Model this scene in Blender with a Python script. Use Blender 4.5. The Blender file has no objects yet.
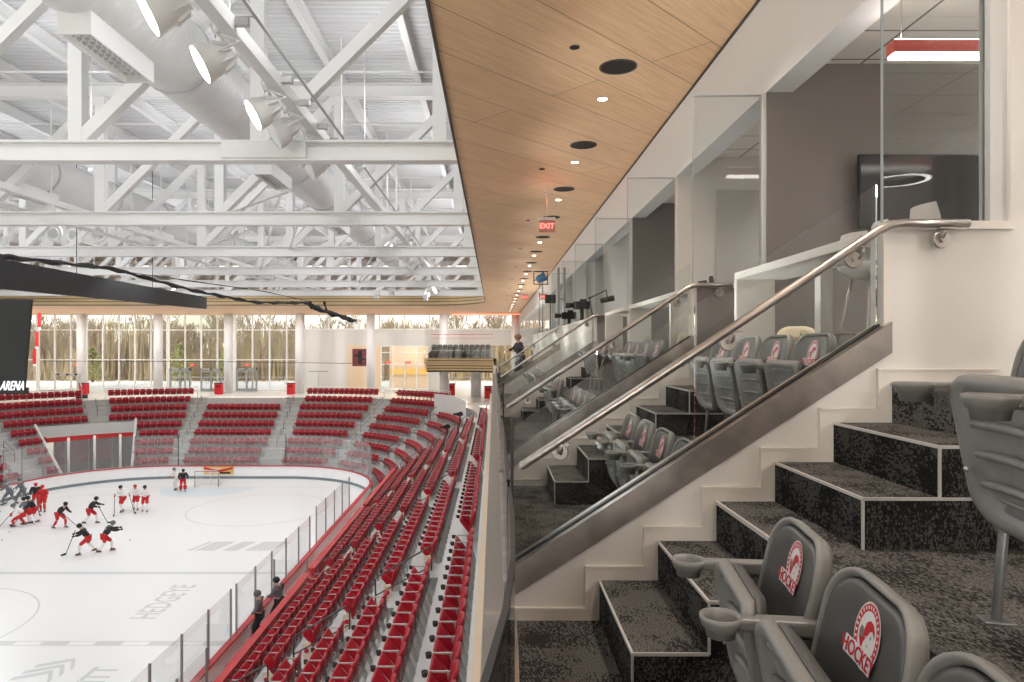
import bpy, math, random
from mathutils import Vector, Matrix
random.seed(7)
SC = bpy.context.scene
COL = SC.collection
PI = math.pi
V = Vector

# ------------------------------------------------------------------ materials
def lin(c):
    c = c / 255.0
    return c / 12.92 if c <= 0.04045 else ((c + 0.055) / 1.055) ** 2.4
def rgb(r, g, b): return (lin(r), lin(g), lin(b), 1.0)
def new_mat(name):
    m = bpy.data.materials.new(name); m.use_nodes = True
    nt = m.node_tree; nt.nodes.clear()
    out = nt.nodes.new('ShaderNodeOutputMaterial')
    return m, nt, out
def mat(name, col, rough=0.5, metal=0.0, vary=0.0, scale=8.0, bump=0.0, stretch=None, spec=0.5, coat=0.0):
    m, nt, out = new_mat(name)
    b = nt.nodes.new('ShaderNodeBsdfPrincipled')
    nt.links.new(b.outputs[0], out.inputs[0])
    b.inputs['Base Color'].default_value = col
    b.inputs['Roughness'].default_value = rough
    b.inputs['Metallic'].default_value = metal
    b.inputs['Specular IOR Level'].default_value = spec
    b.inputs['Coat Weight'].default_value = coat
    if vary > 0 or bump > 0:
        tc = nt.nodes.new('ShaderNodeTexCoord'); mp = nt.nodes.new('ShaderNodeMapping')
        nt.links.new(tc.outputs['Object'], mp.inputs[0])
        if stretch: mp.inputs['Scale'].default_value = stretch
        n = nt.nodes.new('ShaderNodeTexNoise'); n.inputs['Scale'].default_value = scale
        n.inputs['Detail'].default_value = 4
        nt.links.new(mp.outputs[0], n.inputs['Vector'])
        if vary > 0:
            cr = nt.nodes.new('ShaderNodeValToRGB')
            cr.color_ramp.elements[0].position = 0.3; cr.color_ramp.elements[1].position = 0.7
            cr.color_ramp.elements[0].color = tuple(c * (1 - vary) for c in col[:3]) + (1,)
            cr.color_ramp.elements[1].color = tuple(min(1, c * (1 + vary)) for c in col[:3]) + (1,)
            nt.links.new(n.outputs[0], cr.inputs[0]); nt.links.new(cr.outputs[0], b.inputs['Base Color'])
        if bump > 0:
            bp = nt.nodes.new('ShaderNodeBump'); bp.inputs['Strength'].default_value = bump
            bp.inputs['Distance'].default_value = 0.01
            nt.links.new(n.outputs[0], bp.inputs['Height']); nt.links.new(bp.outputs[0], b.inputs['Normal'])
    return m
def emit(name, col, s):
    m, nt, out = new_mat(name)
    e = nt.nodes.new('ShaderNodeEmission'); e.inputs[0].default_value = col; e.inputs[1].default_value = s
    nt.links.new(e.outputs[0], out.inputs[0]); return m
def glass(name, tint=(0.95, 0.97, 0.96, 1), refl=1.0, rough=0.0, pale_mix=0.0):
    m, nt, out = new_mat(name)
    t = nt.nodes.new('ShaderNodeBsdfTransparent'); t.inputs[0].default_value = tint
    g = nt.nodes.new('ShaderNodeBsdfGlossy'); g.inputs['Roughness'].default_value = rough
    f = nt.nodes.new('ShaderNodeFresnel'); f.inputs[0].default_value = 1.5
    mu = nt.nodes.new('ShaderNodeMath'); mu.operation = 'MULTIPLY'; mu.inputs[1].default_value = refl
    mx = nt.nodes.new('ShaderNodeMixShader')
    nt.links.new(f.outputs[0], mu.inputs[0]); nt.links.new(mu.outputs[0], mx.inputs[0])
    nt.links.new(t.outputs[0], mx.inputs[1]); nt.links.new(g.outputs[0], mx.inputs[2])
    last = mx
    if pale_mix > 0:
        d = nt.nodes.new('ShaderNodeBsdfDiffuse'); d.inputs[0].default_value = (0.85, 0.87, 0.87, 1)
        m2 = nt.nodes.new('ShaderNodeMixShader'); m2.inputs[0].default_value = pale_mix
        nt.links.new(mx.outputs[0], m2.inputs[1]); nt.links.new(d.outputs[0], m2.inputs[2]); last = m2
    nt.links.new(last.outputs[0], out.inputs[0]); return m

def wood_ceiling():
    m, nt, out = new_mat('wood_panel_ceiling')
    L = nt.links.new; N = nt.nodes.new
    b = N('ShaderNodeBsdfPrincipled'); b.inputs['Roughness'].default_value = 0.5; L(b.outputs[0], out.inputs[0])
    tc = N('ShaderNodeTexCoord'); mp = N('ShaderNodeMapping'); mp.inputs['Rotation'].default_value = (0, 0, -PI / 4)
    L(tc.outputs['Object'], mp.inputs[0])
    br = N('ShaderNodeTexBrick'); br.inputs['Scale'].default_value = 1.0
    br.inputs['Color1'].default_value = rgb(246, 209, 167); br.inputs['Color2'].default_value = rgb(240, 200, 156)
    br.inputs['Mortar'].default_value = rgb(88, 58, 36)
    br.inputs['Mortar Size'].default_value = 0.005; br.inputs['Brick Width'].default_value = 7.3
    br.inputs['Row Height'].default_value = 0.795; br.inputs['Mortar Smooth'].default_value = 0.3
    ofs = N('ShaderNodeVectorMath'); ofs.operation = 'ADD'; ofs.inputs[1].default_value = (0.0, 0.205, 0)
    L(mp.outputs[0], ofs.inputs[0]); L(ofs.outputs[0], br.inputs['Vector'])
    mp2 = N('ShaderNodeMapping'); mp2.inputs['Scale'].default_value = (1.0, 22, 1); L(mp.outputs[0], mp2.inputs[0])
    n = N('ShaderNodeTexNoise'); n.inputs['Scale'].default_value = 1.6; n.inputs['Detail'].default_value = 6
    n.inputs['Distortion'].default_value = 0.4
    L(mp2.outputs[0], n.inputs['Vector'])
    cr = N('ShaderNodeValToRGB'); cr.color_ramp.elements[0].position = .32; cr.color_ramp.elements[1].position = .68
    cr.color_ramp.elements[0].color = (.86, .81, .76, 1); cr.color_ramp.elements[1].color = (1.04, 1.04, 1.04, 1)
    L(n.outputs[0], cr.inputs[0])
    mx = N('ShaderNodeMix'); mx.data_type = 'RGBA'; mx.blend_type = 'MULTIPLY'; mx.inputs[0].default_value = 1
    L(br.outputs['Color'], mx.inputs[6]); L(cr.outputs[0], mx.inputs[7]); L(mx.outputs[2], b.inputs['Base Color'])
    return m
def carpet(name, light, dark, amount=0.5):
    m, nt, out = new_mat(name)
    L = nt.links.new; N = nt.nodes.new
    b = N('ShaderNodeBsdfPrincipled'); b.inputs['Roughness'].default_value = 0.95
    b.inputs['Specular IOR Level'].default_value = 0.1; L(b.outputs[0], out.inputs[0])
    tc = N('ShaderNodeTexCoord')
    # blotchy mask of small dashes
    n1 = N('ShaderNodeTexNoise'); n1.inputs['Scale'].default_value = 5.5; n1.inputs['Detail'].default_value = 1
    L(tc.outputs['Object'], n1.inputs['Vector'])
    vo = N('ShaderNodeTexVoronoi'); vo.distance = 'CHEBYCHEV'; vo.inputs['Scale'].default_value = 84
    mp = N('ShaderNodeMapping'); mp.inputs['Scale'].default_value = (2.0, 0.75, 1.3); vo.inputs['Randomness'].default_value = .25; mp.inputs['Rotation'].default_value = (0, 0, .0)
    L(tc.outputs['Object'], mp.inputs[0]); L(mp.outputs[0], vo.inputs['Vector'])
    sx = N('ShaderNodeSeparateColor'); L(vo.outputs['Color'], sx.inputs[0])
    ad = N('ShaderNodeMath'); ad.operation = 'MULTIPLY_ADD'; ad.inputs[1].default_value = 0.42
    L(sx.outputs[0], ad.inputs[0]); L(n1.outputs[0], ad.inputs[2])
    cr = N('ShaderNodeValToRGB'); cr.color_ramp.elements[0].position = amount + .16; cr.color_ramp.elements[1].position = amount + .20
    cr.color_ramp.elements[0].color = light; cr.color_ramp.elements[1].color = dark
    L(ad.outputs[0], cr.inputs[0])
    n2 = N('ShaderNodeTexNoise'); n2.inputs['Scale'].default_value = 160; n2.inputs['Detail'].default_value = 3
    L(tc.outputs['Object'], n2.inputs['Vector'])
    c2 = N('ShaderNodeValToRGB'); c2.color_ramp.elements[0].position = .35; c2.color_ramp.elements[1].position = .65
    c2.color_ramp.elements[0].color = (.35, .35, .35, 1); c2.color_ramp.elements[1].color = (1.6, 1.6, 1.6, 1)
    L(n2.outputs[0], c2.inputs[0])
    mx = N('ShaderNodeMix'); mx.data_type = 'RGBA'; mx.blend_type = 'MULTIPLY'; mx.inputs[0].default_value = 1
    L(cr.outputs[0], mx.inputs[6]); L(c2.outputs[0], mx.inputs[7]); L(mx.outputs[2], b.inputs['Base Color'])
    bp = N('ShaderNodeBump'); bp.inputs['Strength'].default_value = .5; bp.inputs['Distance'].default_value = .004
    L(n2.outputs[0], bp.inputs['Height']); L(bp.outputs[0], b.inputs['Normal'])
    return m
def tile_mat():
    m, nt, out = new_mat('acoustic_tile')
    L = nt.links.new; N = nt.nodes.new
    b = N('ShaderNodeBsdfPrincipled'); b.inputs['Roughness'].default_value = 0.8; L(b.outputs[0], out.inputs[0])
    tc = N('ShaderNodeTexCoord'); br = N('ShaderNodeTexBrick'); br.offset = 0
    br.inputs['Scale'].default_value = 1; br.inputs['Color1'].default_value = rgb(226, 221, 214)
    br.inputs['Color2'].default_value = rgb(222, 217, 210); br.inputs['Mortar'].default_value = rgb(120, 116, 112)
    br.inputs['Mortar Size'].default_value = .012; br.inputs['Brick Width'].default_value = 1.2; br.inputs['Row Height'].default_value = .6
    L(tc.outputs['Object'], br.inputs['Vector']); L(br.outputs['Color'], b.inputs['Base Color'])
    return m
def brushed(name, col, rough=.3, sc=(1, 1, 60)):
    return mat(name, col, rough=rough, metal=.9, vary=.3, scale=1.6, stretch=sc)  # colour noise paints in the light and dark highlight streaks of the steel

M = dict(
    steel=mat('white_painted_steel', rgb(236, 236, 236), .55),
    deck=mat('white_roof_deck', rgb(226, 227, 228), .6),
    duct=mat('galvanised_duct', rgb(222, 222, 222), .38, vary=.03, scale=2),
    ductring=mat('duct_ring', rgb(196, 196, 196), .45),
    wood=wood_ceiling(),
    dark_edge=mat('dark_bronze_edge', rgb(74, 68, 62), .5),
    slat=mat('light_wood_slat', rgb(222, 196, 152), .5, vary=.08, scale=3, stretch=(1, 1, 12)),
    slatgap=mat('slat_shadow_gap', rgb(60, 45, 30), .8),
    bulk=mat('white_plaster', rgb(232, 233, 233), .7),
    beige=mat('warm_white_wall', rgb(224, 219, 213), .6, vary=.012, scale=2),
    trimw=mat('white_trim', rgb(228, 221, 212), .35),
    greywall=mat('charcoal_wall', rgb(116, 111, 108), .6, vary=.02, scale=3),
    midgrey=mat('mid_grey_wall', rgb(190, 186, 182), .6),
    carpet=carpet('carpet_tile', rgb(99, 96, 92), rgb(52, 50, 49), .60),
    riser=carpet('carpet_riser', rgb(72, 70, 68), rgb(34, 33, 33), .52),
    nosing=mat('aluminium_nosing', rgb(205, 201, 196), .4, metal=.3),
    stainless=brushed('brushed_stainless', rgb(178, 171, 165), .33, (3, 3, 3)),
    gasket=mat('black_gasket', rgb(28, 28, 28), .5),
    shell=mat('grey_seat_plastic', rgb(128, 126, 122), .42, vary=.02, scale=30),
    vinyl=mat('charcoal_vinyl', rgb(78, 77, 76), .36, vary=.03, scale=14, bump=.05),
    armg=mat('grey_armrest_plastic', rgb(122, 120, 116), .4),
    seatmetal=mat('grey_seat_metal', rgb(120, 120, 120), .4, metal=.4),
    red=mat('red_seat_plastic', rgb(172, 24, 44), .38, vary=.05, scale=10),
    redwall=mat('red_panel', rgb(206, 44, 48), .4),
    cup=mat('black_cup_plastic', rgb(34, 34, 36), .5),
    armr=mat('light_arm_metal', rgb(190, 190, 190), .4, metal=.2),
    conc=mat('sealed_concrete', rgb(190, 192, 191), .32, vary=.05, scale=.9, bump=.02),
    concr=mat('concrete_riser', rgb(182, 182, 180), .6, vary=.04, scale=1.5),
    ice=mat('ice', rgb(240, 242, 243), .3, vary=.006, scale=.35, spec=.35),
    mark=mat('faint_ice_paint', rgb(208, 211, 213), .3),
    mark2=mat('faint_ice_line', rgb(205, 214, 217), .3),
    board=mat('white_dasher', rgb(242, 242, 242), .35),
    kick=mat('grey_kickplate', rgb(118, 128, 132), .5),
    redcap=mat('red_cap', rgb(196, 40, 50), .4),
    post=mat('grey_aluminium', rgb(150, 153, 154), .4, metal=.5),
    glass=glass('clear_glass', (.96, .975, .97, 1), 1.0),
    glassr=glass('rink_glass', (.98, .985, .985, 1), .2, pale_mix=.01),
    glasse=glass('end_rink_glass', (.98, .985, .985, 1), .25, pale_mix=.09),  # pale diffuse mix stands in for the reflection on the end glass
    glassw=glass('window_glass', (.97, .98, .98, 1), .6),
    mull=mat('white_mullion', rgb(235, 235, 232), .4),
    mullg=mat('grey_mullion', rgb(150, 154, 156), .4),
    taupe=mat('taupe_ledge', rgb(168, 158, 149), .6),
    column=mat('white_column', rgb(214, 216, 218), .5),
    floorw=mat('polished_concourse', rgb(228, 227, 224), .22, vary=.02, scale=.5),
    galv=mat('grey_wall_paint', rgb(212, 213, 211), .6),
    cream=mat('cream_wall', rgb(226, 204, 178), .6),
    black=mat('black_metal', rgb(30, 31, 33), .45),
    rail=mat('dark_rail_paint', rgb(66, 70, 70), .4),
    screen=mat('dark_scoreboard', rgb(36, 37, 39), .55, vary=.05, scale=30),
    scorew=mat('dark_fabric', rgb(66, 67, 70), .7),
    cable=mat('black_cable', rgb(24, 24, 26), .6),
    lens=emit('lamp_lens', (1, .985, .95, 1), 18),
    lensoff=mat('lamp_lens_off', rgb(225, 225, 225), .2),
    dl=emit('downlight_lens', (1, .9, .76, 1), 14),
    led=emit('led_strip', (1, .95, .88, 1), 7),
    redled=emit('red_led', (1, .12, .06, 1), 5),
    exit=emit('exit_red', (1, .12, .10, 1), 3.0),
    letter=emit('lit_letter_white', (1, 1, 1, 1), 1.6),
    pendred=mat('red_pendant', rgb(214, 54, 34), .35),
    trunk=mat('tree_bark', rgb(128, 104, 82), .9, vary=.2, scale=3),
    twig=mat('tree_twigs', rgb(150, 132, 108), .9, vary=.2, scale=3),
    brush=mat('dry_undergrowth', rgb(148, 130, 100), .95, vary=.35, scale=.6),
    ever=mat('evergreen', rgb(150, 148, 92), .9, vary=.3, scale=2),
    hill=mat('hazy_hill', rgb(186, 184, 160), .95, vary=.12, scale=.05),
    snow=mat('pale_paving', rgb(232, 226, 212), .8),
    skin=mat('skin', rgb(206, 160, 134), .5),
    white=mat('white_cloth', rgb(236, 234, 234), .7),
    cblack=mat('black_cloth', rgb(40, 41, 44), .8),
    cred=mat('red_cloth', rgb(200, 34, 38), .7),
    cgrey=mat('grey_cloth', rgb(104, 110, 116), .8),
    hair=mat('blond_hair', rgb(140, 108, 78), .6),
    net=mat('goal_net', rgb(225, 225, 228), .8),
    redpipe=mat('red_pipe', rgb(190, 50, 40), .4),
    blue=mat('blue_metal', rgb(70, 120, 160), .4),
    poster=mat('poster_red', rgb(112, 52, 56), .6, vary=.6, scale=2.2),
    pattern=mat('patterned_fabric', rgb(226, 214, 190), .8),
    chairw=mat('white_shell_plastic', rgb(214, 208, 202), .4),
    yellow=mat('yellow_banner', rgb(226, 190, 110), .5),
    bin=mat('red_bin', rgb(200, 24, 36), .4),
    hairred=mat('emblem_red', rgb(196, 28, 44), .45),
    embw=mat('emblem_white', rgb(222, 220, 218), .45),
    embg=mat('emblem_grey', rgb(120, 120, 118), .45),
)

# ------------------------------------------------------------------ mesh builder
class MB:
    def __init__(s): s.v = []; s.f = []; s.m = []; s.sm = []
    def add(s, vs, fs, m=0, smooth=False):
        o = len(s.v); s.v += [tuple(p) for p in vs]
        for f in fs: s.f.append(tuple(i + o for i in f)); s.m.append(m); s.sm.append(smooth)
        return s
    def box(s, x0, x1, y0, y1, z0, z1, m=0):
        vs = [(x, y, z) for z in (z0, z1) for y in (y0, y1) for x in (x0, x1)]
        return s.add(vs, [(0, 2, 3, 1), (4, 5, 7, 6), (0, 1, 5, 4), (2, 6, 7, 3), (0, 4, 6, 2), (1, 3, 7, 5)], m)
    def bar(s, p, q, w, h=None, m=0, up=(0, 0, 1)):
        p, q = V(p), V(q); h = h or w; d = (q - p).normalized(); u = V(up)
        if abs(d.dot(u)) > .98: u = V((1, 0, 0))
        a = d.cross(u).normalized(); b = a.cross(d).normalized()
        vs = [c + a * (i * w / 2) + b * (j * h / 2) for c in (p, q) for (i, j) in ((-1, -1), (1, -1), (1, 1), (-1, 1))]
        return s.add(vs, [(3, 2, 1, 0), (4, 5, 6, 7), (0, 1, 5, 4), (1, 2, 6, 5), (2, 3, 7, 6), (3, 0, 4, 7)], m)
    def ibeam(s, p, q, w, h, t=.03, m=0):
        p, q = V(p), V(q); z = V((0, 0, 1))
        s.bar(p + z * (h / 2 - t / 2), q + z * (h / 2 - t / 2), w, t, m)
        s.bar(p - z * (h / 2 - t / 2), q - z * (h / 2 - t / 2), w, t, m)
        s.bar(p, q, t, h - 2 * t, m); return s
    def tube(s, pts, r, n=8, m=0, caps=True, closed=False):
        pts = [V(p) for p in pts]; rs = r if isinstance(r, (list, tuple)) else [r] * len(pts)
        vs = []; k = len(pts); ref = None
        for i, p in enumerate(pts):
            a = pts[i - 1] if (i > 0 or closed) else p
            b = pts[(i + 1) % k] if (i < k - 1 or closed) else p
            d = (b - a).normalized()
            if ref is None: ref = V((0, 0, 1)) if abs(d.z) < .9 else V((1, 0, 0))
            x = d.cross(ref).normalized(); y = x.cross(d).normalized(); ref = y
            vs += [p + (x * math.cos(2 * PI * j / n) + y * math.sin(2 * PI * j / n)) * rs[i] for j in range(n)]
        fs = []
        for i in range(k if closed else k - 1):
            i2 = (i + 1) % k
            fs += [(i * n + j, i * n + (j + 1) % n, i2 * n + (j + 1) % n, i2 * n + j) for j in range(n)]
        s.add(vs, fs, m, True)
        if caps and not closed:
            o = len(s.v) - len(vs)
            s.f.append(tuple(o + j for j in reversed(range(n)))); s.m.append(m); s.sm.append(False)
            s.f.append(tuple(o + (k - 1) * n + j for j in range(n))); s.m.append(m); s.sm.append(False)
        return s
    def cyl(s, c, r, z0, z1, n=20, m=0): return s.tube([(c[0], c[1], z0), (c[0], c[1], z1)], r, n, m)
    def lathe(s, prof, n=20, m=0, T=None, smooth=True):
        # profile of (radius, z) about local z, moved by matrix T
        T = T or Matrix(); vs = []
        for (r, z) in prof: vs += [T @ V((r * math.cos(2 * PI * j / n), r * math.sin(2 * PI * j / n), z)) for j in range(n)]
        fs = [(i * n + j, i * n + (j + 1) % n, (i + 1) * n + (j + 1) % n, (i + 1) * n + j) for i in range(len(prof) - 1) for j in range(n)]
        return s.add(vs, fs, m, smooth)
    def disc(s, c, r, nrm=(0, 0, 1), n=20, m=0):
        q = V(nrm).to_track_quat('Z', 'Y').to_matrix(); c = V(c)
        vs = [c + q @ V((r * math.cos(2 * PI * j / n), r * math.sin(2 * PI * j / n), 0)) for j in range(n)]
        return s.add(vs, [tuple(range(n))], m)
    def prism(s, poly, off, m=0):
        off = V(off); n = len(poly); vs = [V(p) for p in poly] + [V(p) + off for p in poly]
        fs = [tuple(range(n)), tuple(reversed(range(n, 2 * n)))] + [(i, i + n, (i + 1) % n + n, (i + 1) % n) for i in range(n)]
        return s.add(vs, fs, m)
    def sphere(s, c, r, n=12, m=0, sc=(1, 1, 1)):
        c = V(c); k = n // 2; vs = []
        for i in range(k + 1):
            t = PI * i / k
            vs += [c + V((r * sc[0] * math.sin(t) * math.cos(2 * PI * j / n), r * sc[1] * math.sin(t) * math.sin(2 * PI * j / n), r * sc[2] * math.cos(t))) for j in range(n)]
        fs = [(i * n + j, i * n + (j + 1) % n, (i + 1) * n + (j + 1) % n, (i + 1) * n + j) for i in range(k) for j in range(n)]
        return s.add(vs, fs, m, True)
    def build(s, name, mats, parent=None, loc=None, bevel=0, fix=True):
        me = bpy.data.meshes.new(name); me.from_pydata(s.v, [], s.f)
        if not isinstance(mats, (list, tuple)): mats = [mats]
        for x in mats: me.materials.append(M[x] if isinstance(x, str) else x)
        me.polygons.foreach_set('material_index', s.m); me.polygons.foreach_set('use_smooth', s.sm)
        me.update()
        if fix:
            import bmesh
            bm = bmesh.new(); bm.from_mesh(me); bmesh.ops.recalc_face_normals(bm, faces=bm.faces); bm.to_mesh(me); bm.free()
        o = bpy.data.objects.new(name, me); COL.objects.link(o)
        if parent: o.parent = parent
        if loc: o.location = loc
        if bevel:
            b = o.modifiers.new('bevel', 'BEVEL'); b.width = bevel; b.segments = 2; b.limit_method = 'ANGLE'; b.angle_limit = .6
        return o
def tag(o, label, cat, group=None, kind=None):
    o['label'] = label; o['category'] = cat
    if group: o['group'] = group
    if kind: o['kind'] = kind
    return o
def thing(name, label, cat, loc=(0, 0, 0), rz=0, group=None):
    o = bpy.data.objects.new(name, None); COL.objects.link(o); o.location = loc; o.rotation_euler = (0, 0, rz)
    o.empty_display_size = .1
    return tag(o, label, cat, group)
def struct(o): o['kind'] = 'structure'; return o
def dup(root, loc, rz=0, label=None, group=None):
    r = root.copy(); COL.objects.link(r); r.location = loc; r.rotation_euler = (0, 0, rz)
    if label: r['label'] = label
    if group: r['group'] = group
    for ch in list(root.children):
        c = ch.copy(); COL.objects.link(c); c.parent = r
        for g in list(ch.children):
            d = g.copy(); COL.objects.link(d); d.parent = c
    return r
def text_mesh(name, body, size, m, parent, T, extrude=.002, bold=0.0, align='CENTER', tag_kind=None):
    cu = bpy.data.curves.new(name, 'FONT'); cu.body = body; cu.size = size; cu.extrude = extrude; cu.offset = bold
    cu.align_x = align; cu.align_y = 'CENTER'; cu.resolution_u = 3
    o = bpy.data.objects.new(name + '_curve', cu); COL.objects.link(o)
    dg = bpy.context.evaluated_depsgraph_get(); me = bpy.data.meshes.new_from_object(o.evaluated_get(dg))
    bpy.data.objects.remove(o); me.transform(T); me.materials.clear(); me.materials.append(M[m]); me.name = name
    n = bpy.data.objects.new(name, me); COL.objects.link(n)
    if parent: n.parent = parent
    return n
ORD = ['first', 'second', 'third', 'fourth', 'fifth', 'sixth', 'seventh', 'eighth', 'ninth', 'tenth', 'eleventh', 'twelfth',
       'thirteenth', 'fourteenth', 'fifteenth', 'sixteenth', 'seventeenth', 'eighteenth', 'nineteenth', 'twentieth',
       'twenty-first', 'twenty-second', 'twenty-third', 'twenty-fourth', 'twenty-fifth']

# ------------------------------------------------------------------ camera (eye at the origin, looking along +Y)
cam = bpy.data.cameras.new('camera'); co = bpy.data.objects.new('camera', cam); COL.objects.link(co)
co.rotation_euler = (PI / 2, 0, 0); cam.sensor_width = 36; cam.lens = 683 / 1024 * 36
cam.shift_x = (512 - 494) / 1024; cam.shift_y = (347 - 341) / 1024; cam.clip_start = .05; cam.clip_end = 600
SC.camera = co

# ================================================================== PEOPLE
ZI = -11.0
def L(i): return -1.356 + .1955 * i
def skin_mesh(name, chains, m, parent, sub=1):
    # chains: list of [(point, radius), ...]; points that coincide are welded so the surface is continuous
    vs, rs, es, key = [], [], [], {}
    for ch in chains:
        prev = None
        for p, r in ch:
            k = tuple(round(c, 3) for c in p)
            if k not in key: key[k] = len(vs); vs.append(tuple(p)); rs.append(r)
            i = key[k]
            if prev is not None and prev != i: es.append((prev, i))
            prev = i
    me = bpy.data.meshes.new(name); me.from_pydata(vs, es, []); o = bpy.data.objects.new(name, me); COL.objects.link(o)
    md = o.modifiers.new('skin', 'SKIN')
    if not me.skin_vertices: me.attributes.new  # layer is made by the modifier
    sk = me.skin_vertices[0].data if me.skin_vertices else None
    if sk is None:
        import bmesh
        bm = bmesh.new(); bm.from_mesh(me); lay = bm.verts.layers.skin.verify()
        for i, v in enumerate(bm.verts): v[lay].radius = (rs[i], rs[i]); v[lay].use_root = (i == 0)
        bm.to_mesh(me); bm.free()
    else:
        for i, r in enumerate(rs): sk[i].radius = (r, r)
        sk[0].use_root = True
    md.use_smooth_shade = True
    ss = o.modifiers.new('sub', 'SUBSURF'); ss.levels = sub; ss.render_levels = sub
    dg = bpy.context.evaluated_depsgraph_get(); nm = bpy.data.meshes.new_from_object(o.evaluated_get(dg))
    bpy.data.objects.remove(o); nm.materials.clear(); nm.materials.append(M[m] if isinstance(m, str) else m)
    n = bpy.data.objects.new(name, nm); COL.objects.link(n)
    if parent: n.parent = parent
    return n
def lerp(a, b, t): return V(a) * (1 - t) + V(b) * t
def skater(x, y, rz, lab, top='white', pants='cred', socks='white', helmet='cblack', lean=.5, crouch=.15, stride=.3, arms=(.5, .5), stick=None, goalie=False, z=None, coach=False, h=1.0):
    t = thing('person', lab, 'person', (x, y, ZI + .0 if z is None else z), rz, None)
    H = lambda v_: v_ * h
    hip = V((-.05 - .18 * crouch, 0, (.97 - .28 * crouch))); fwd = V((math.sin(lean), 0, math.cos(lean)))
    chest = hip + fwd * .42; neck = hip + fwd * .56; head = neck + V((.06 + .08 * math.sin(lean), 0, .13))
    feet = [V((stride * .5, .14, .09)), V((-stride * .7, -.16, .09))]
    if stride > .5: feet[1].z = .16
    knees = [lerp(hip, feet[0], .5) + V((.14 + .2 * crouch, .06, .03)), lerp(hip, feet[1], .5) + V((.14 + .12 * crouch, -.06, .0))]
    hipj = [hip + V((0, .11, -.03)), hip + V((0, -.11, -.03))]
    sh = [chest + V((0, .2, .03)) + fwd * .04, chest + V((0, -.2, .03)) + fwd * .04]
    hands = []
    for k, a in enumerate(arms):
        s_ = 1 if k == 0 else -1
        hands.append(chest + V((.12 + .36 * a, s_ * (.22 + .12 * (1 - a)), -.38 + .25 * a)))
    elbow = [lerp(sh[k], hands[k], .5) + V((-.08, (.08 if k == 0 else -.08), -.06)) for k in (0, 1)]
    body = [[(hip, .12), (lerp(hip, chest, .5), .11), (chest, .13), (neck, .06), (head - V((0, 0, .03)), .075), (head + V((0, 0, .09)), .08)]]
    for k in (0, 1):
        body.append([(chest, .13), (sh[k], .06), (elbow[k], .045), (hands[k], .035)])
        body.append([(hip, .12), (hipj[k], .09), (knees[k], .065), (lerp(knees[k], feet[k], .85), .045), (feet[k], .05), (feet[k] + V((.14, 0, -.03)), .04)])
    skin_mesh('body', body, 'skin', t)
    pad = .03 if not coach else .015; gp = .05 if goalie else 0
    jer = [[(hip + V((0, 0, .02)), .135 + pad), (lerp(hip, chest, .5), .155 + pad), (chest, .165 + pad), (neck - fwd * .03, .085)]]
    for k in (0, 1): jer.append([(chest, .165 + pad), (sh[k], .095 + pad * .5), (elbow[k], .075 + pad * .3), (lerp(elbow[k], hands[k], .8), .06)])
    skin_mesh('jersey', jer, top, t)
    pn = []
    for k in (0, 1): pn.append([(hip, .12 + pad), (hipj[k], .10 + pad), (lerp(hipj[k], knees[k], .8), .075 + pad), (lerp(hipj[k], knees[k], .95), .085)] + ([(knees[k], .1), (lerp(knees[k], feet[k], .85), .07)] if coach else []))
    skin_mesh('trousers' if coach else 'hockey_shorts', pn, pants, t)
    for k in (0, 1):
        if not coach:
            lw = .15 if goalie else .085
            skin_mesh('leg_pad' if goalie else 'sock', [[(knees[k] + V((0, 0, .06)), lw), (lerp(knees[k], feet[k], .5), lw * .95), (lerp(knees[k], feet[k], .85), lw * .75)]], socks, t)
            s_ = 1 if k == 0 else -1
            b = skin_mesh('skate', [[(feet[k] + V((-.05, 0, .06)), .06), (feet[k] + V((-.03, 0, -.01)), .055), (feet[k] + V((.17, 0, -.025)), .04)]], 'cblack', t)
            MB().box(feet[k].x - .12, feet[k].x + .2, feet[k].y - .008, feet[k].y + .008, feet[k].z - .09, feet[k].z - .04).build('blade', 'stainless', b)
            g = MB(); d = (hands[k] - elbow[k]).normalized()
            skin_mesh('glove', [[(hands[k] - d * .08, .055), (hands[k] + d * .02, .06), (hands[k] + d * .09, .045)]], top if top != 'white' else 'cred', t)
        else:
            skin_mesh('shoe', [[(feet[k] + V((-.06, 0, -.01)), .05), (feet[k] + V((.16, 0, -.04)), .038)]], 'cblack', t)
    for k in (0, 1):   # thumb and fingers
        d = (hands[k] - elbow[k]).normalized(); sd = V((0, 1 if k == 0 else -1, 0))
        if coach:
            f = MB()
            for j in range(4): f.tube([hands[k] + sd * (-.03 + .02 * j), hands[k] + d * (.06 + .01 * (j in (1, 2))) + sd * (-.03 + .02 * j), hands[k] + d * .08 + sd * (-.03 + .02 * j) + V((.01, 0, -.03))], .009, 5)
            f.tube([hands[k] - sd * .03, hands[k] - sd * .06 + d * .03, hands[k] - sd * .055 + d * .055], .01, 5); f.build('finger', 'skin', t)
    T = Matrix.Translation(head + V((0, 0, .04)))
    if helmet:
        MB().sphere(head + V((-.01, 0, .065)), .125, 14, 0, (1.12, .95, 1.0)).build('helmet' if not coach else 'hair', helmet, t)
    f = MB()
    f.sphere(head + V((.09, .03, .03)), .012, 6).sphere(head + V((.09, -.03, .03)), .012, 6).tube([head + V((.09, 0, .02)), head + V((.115, 0, -.01))], [.01, .016], 6).tube([head + V((.09, -.025, -.045)), head + V((.095, .025, -.045))], .007, 5)
    f.build('face', 'skin' if coach else 'cgrey', t)
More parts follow.
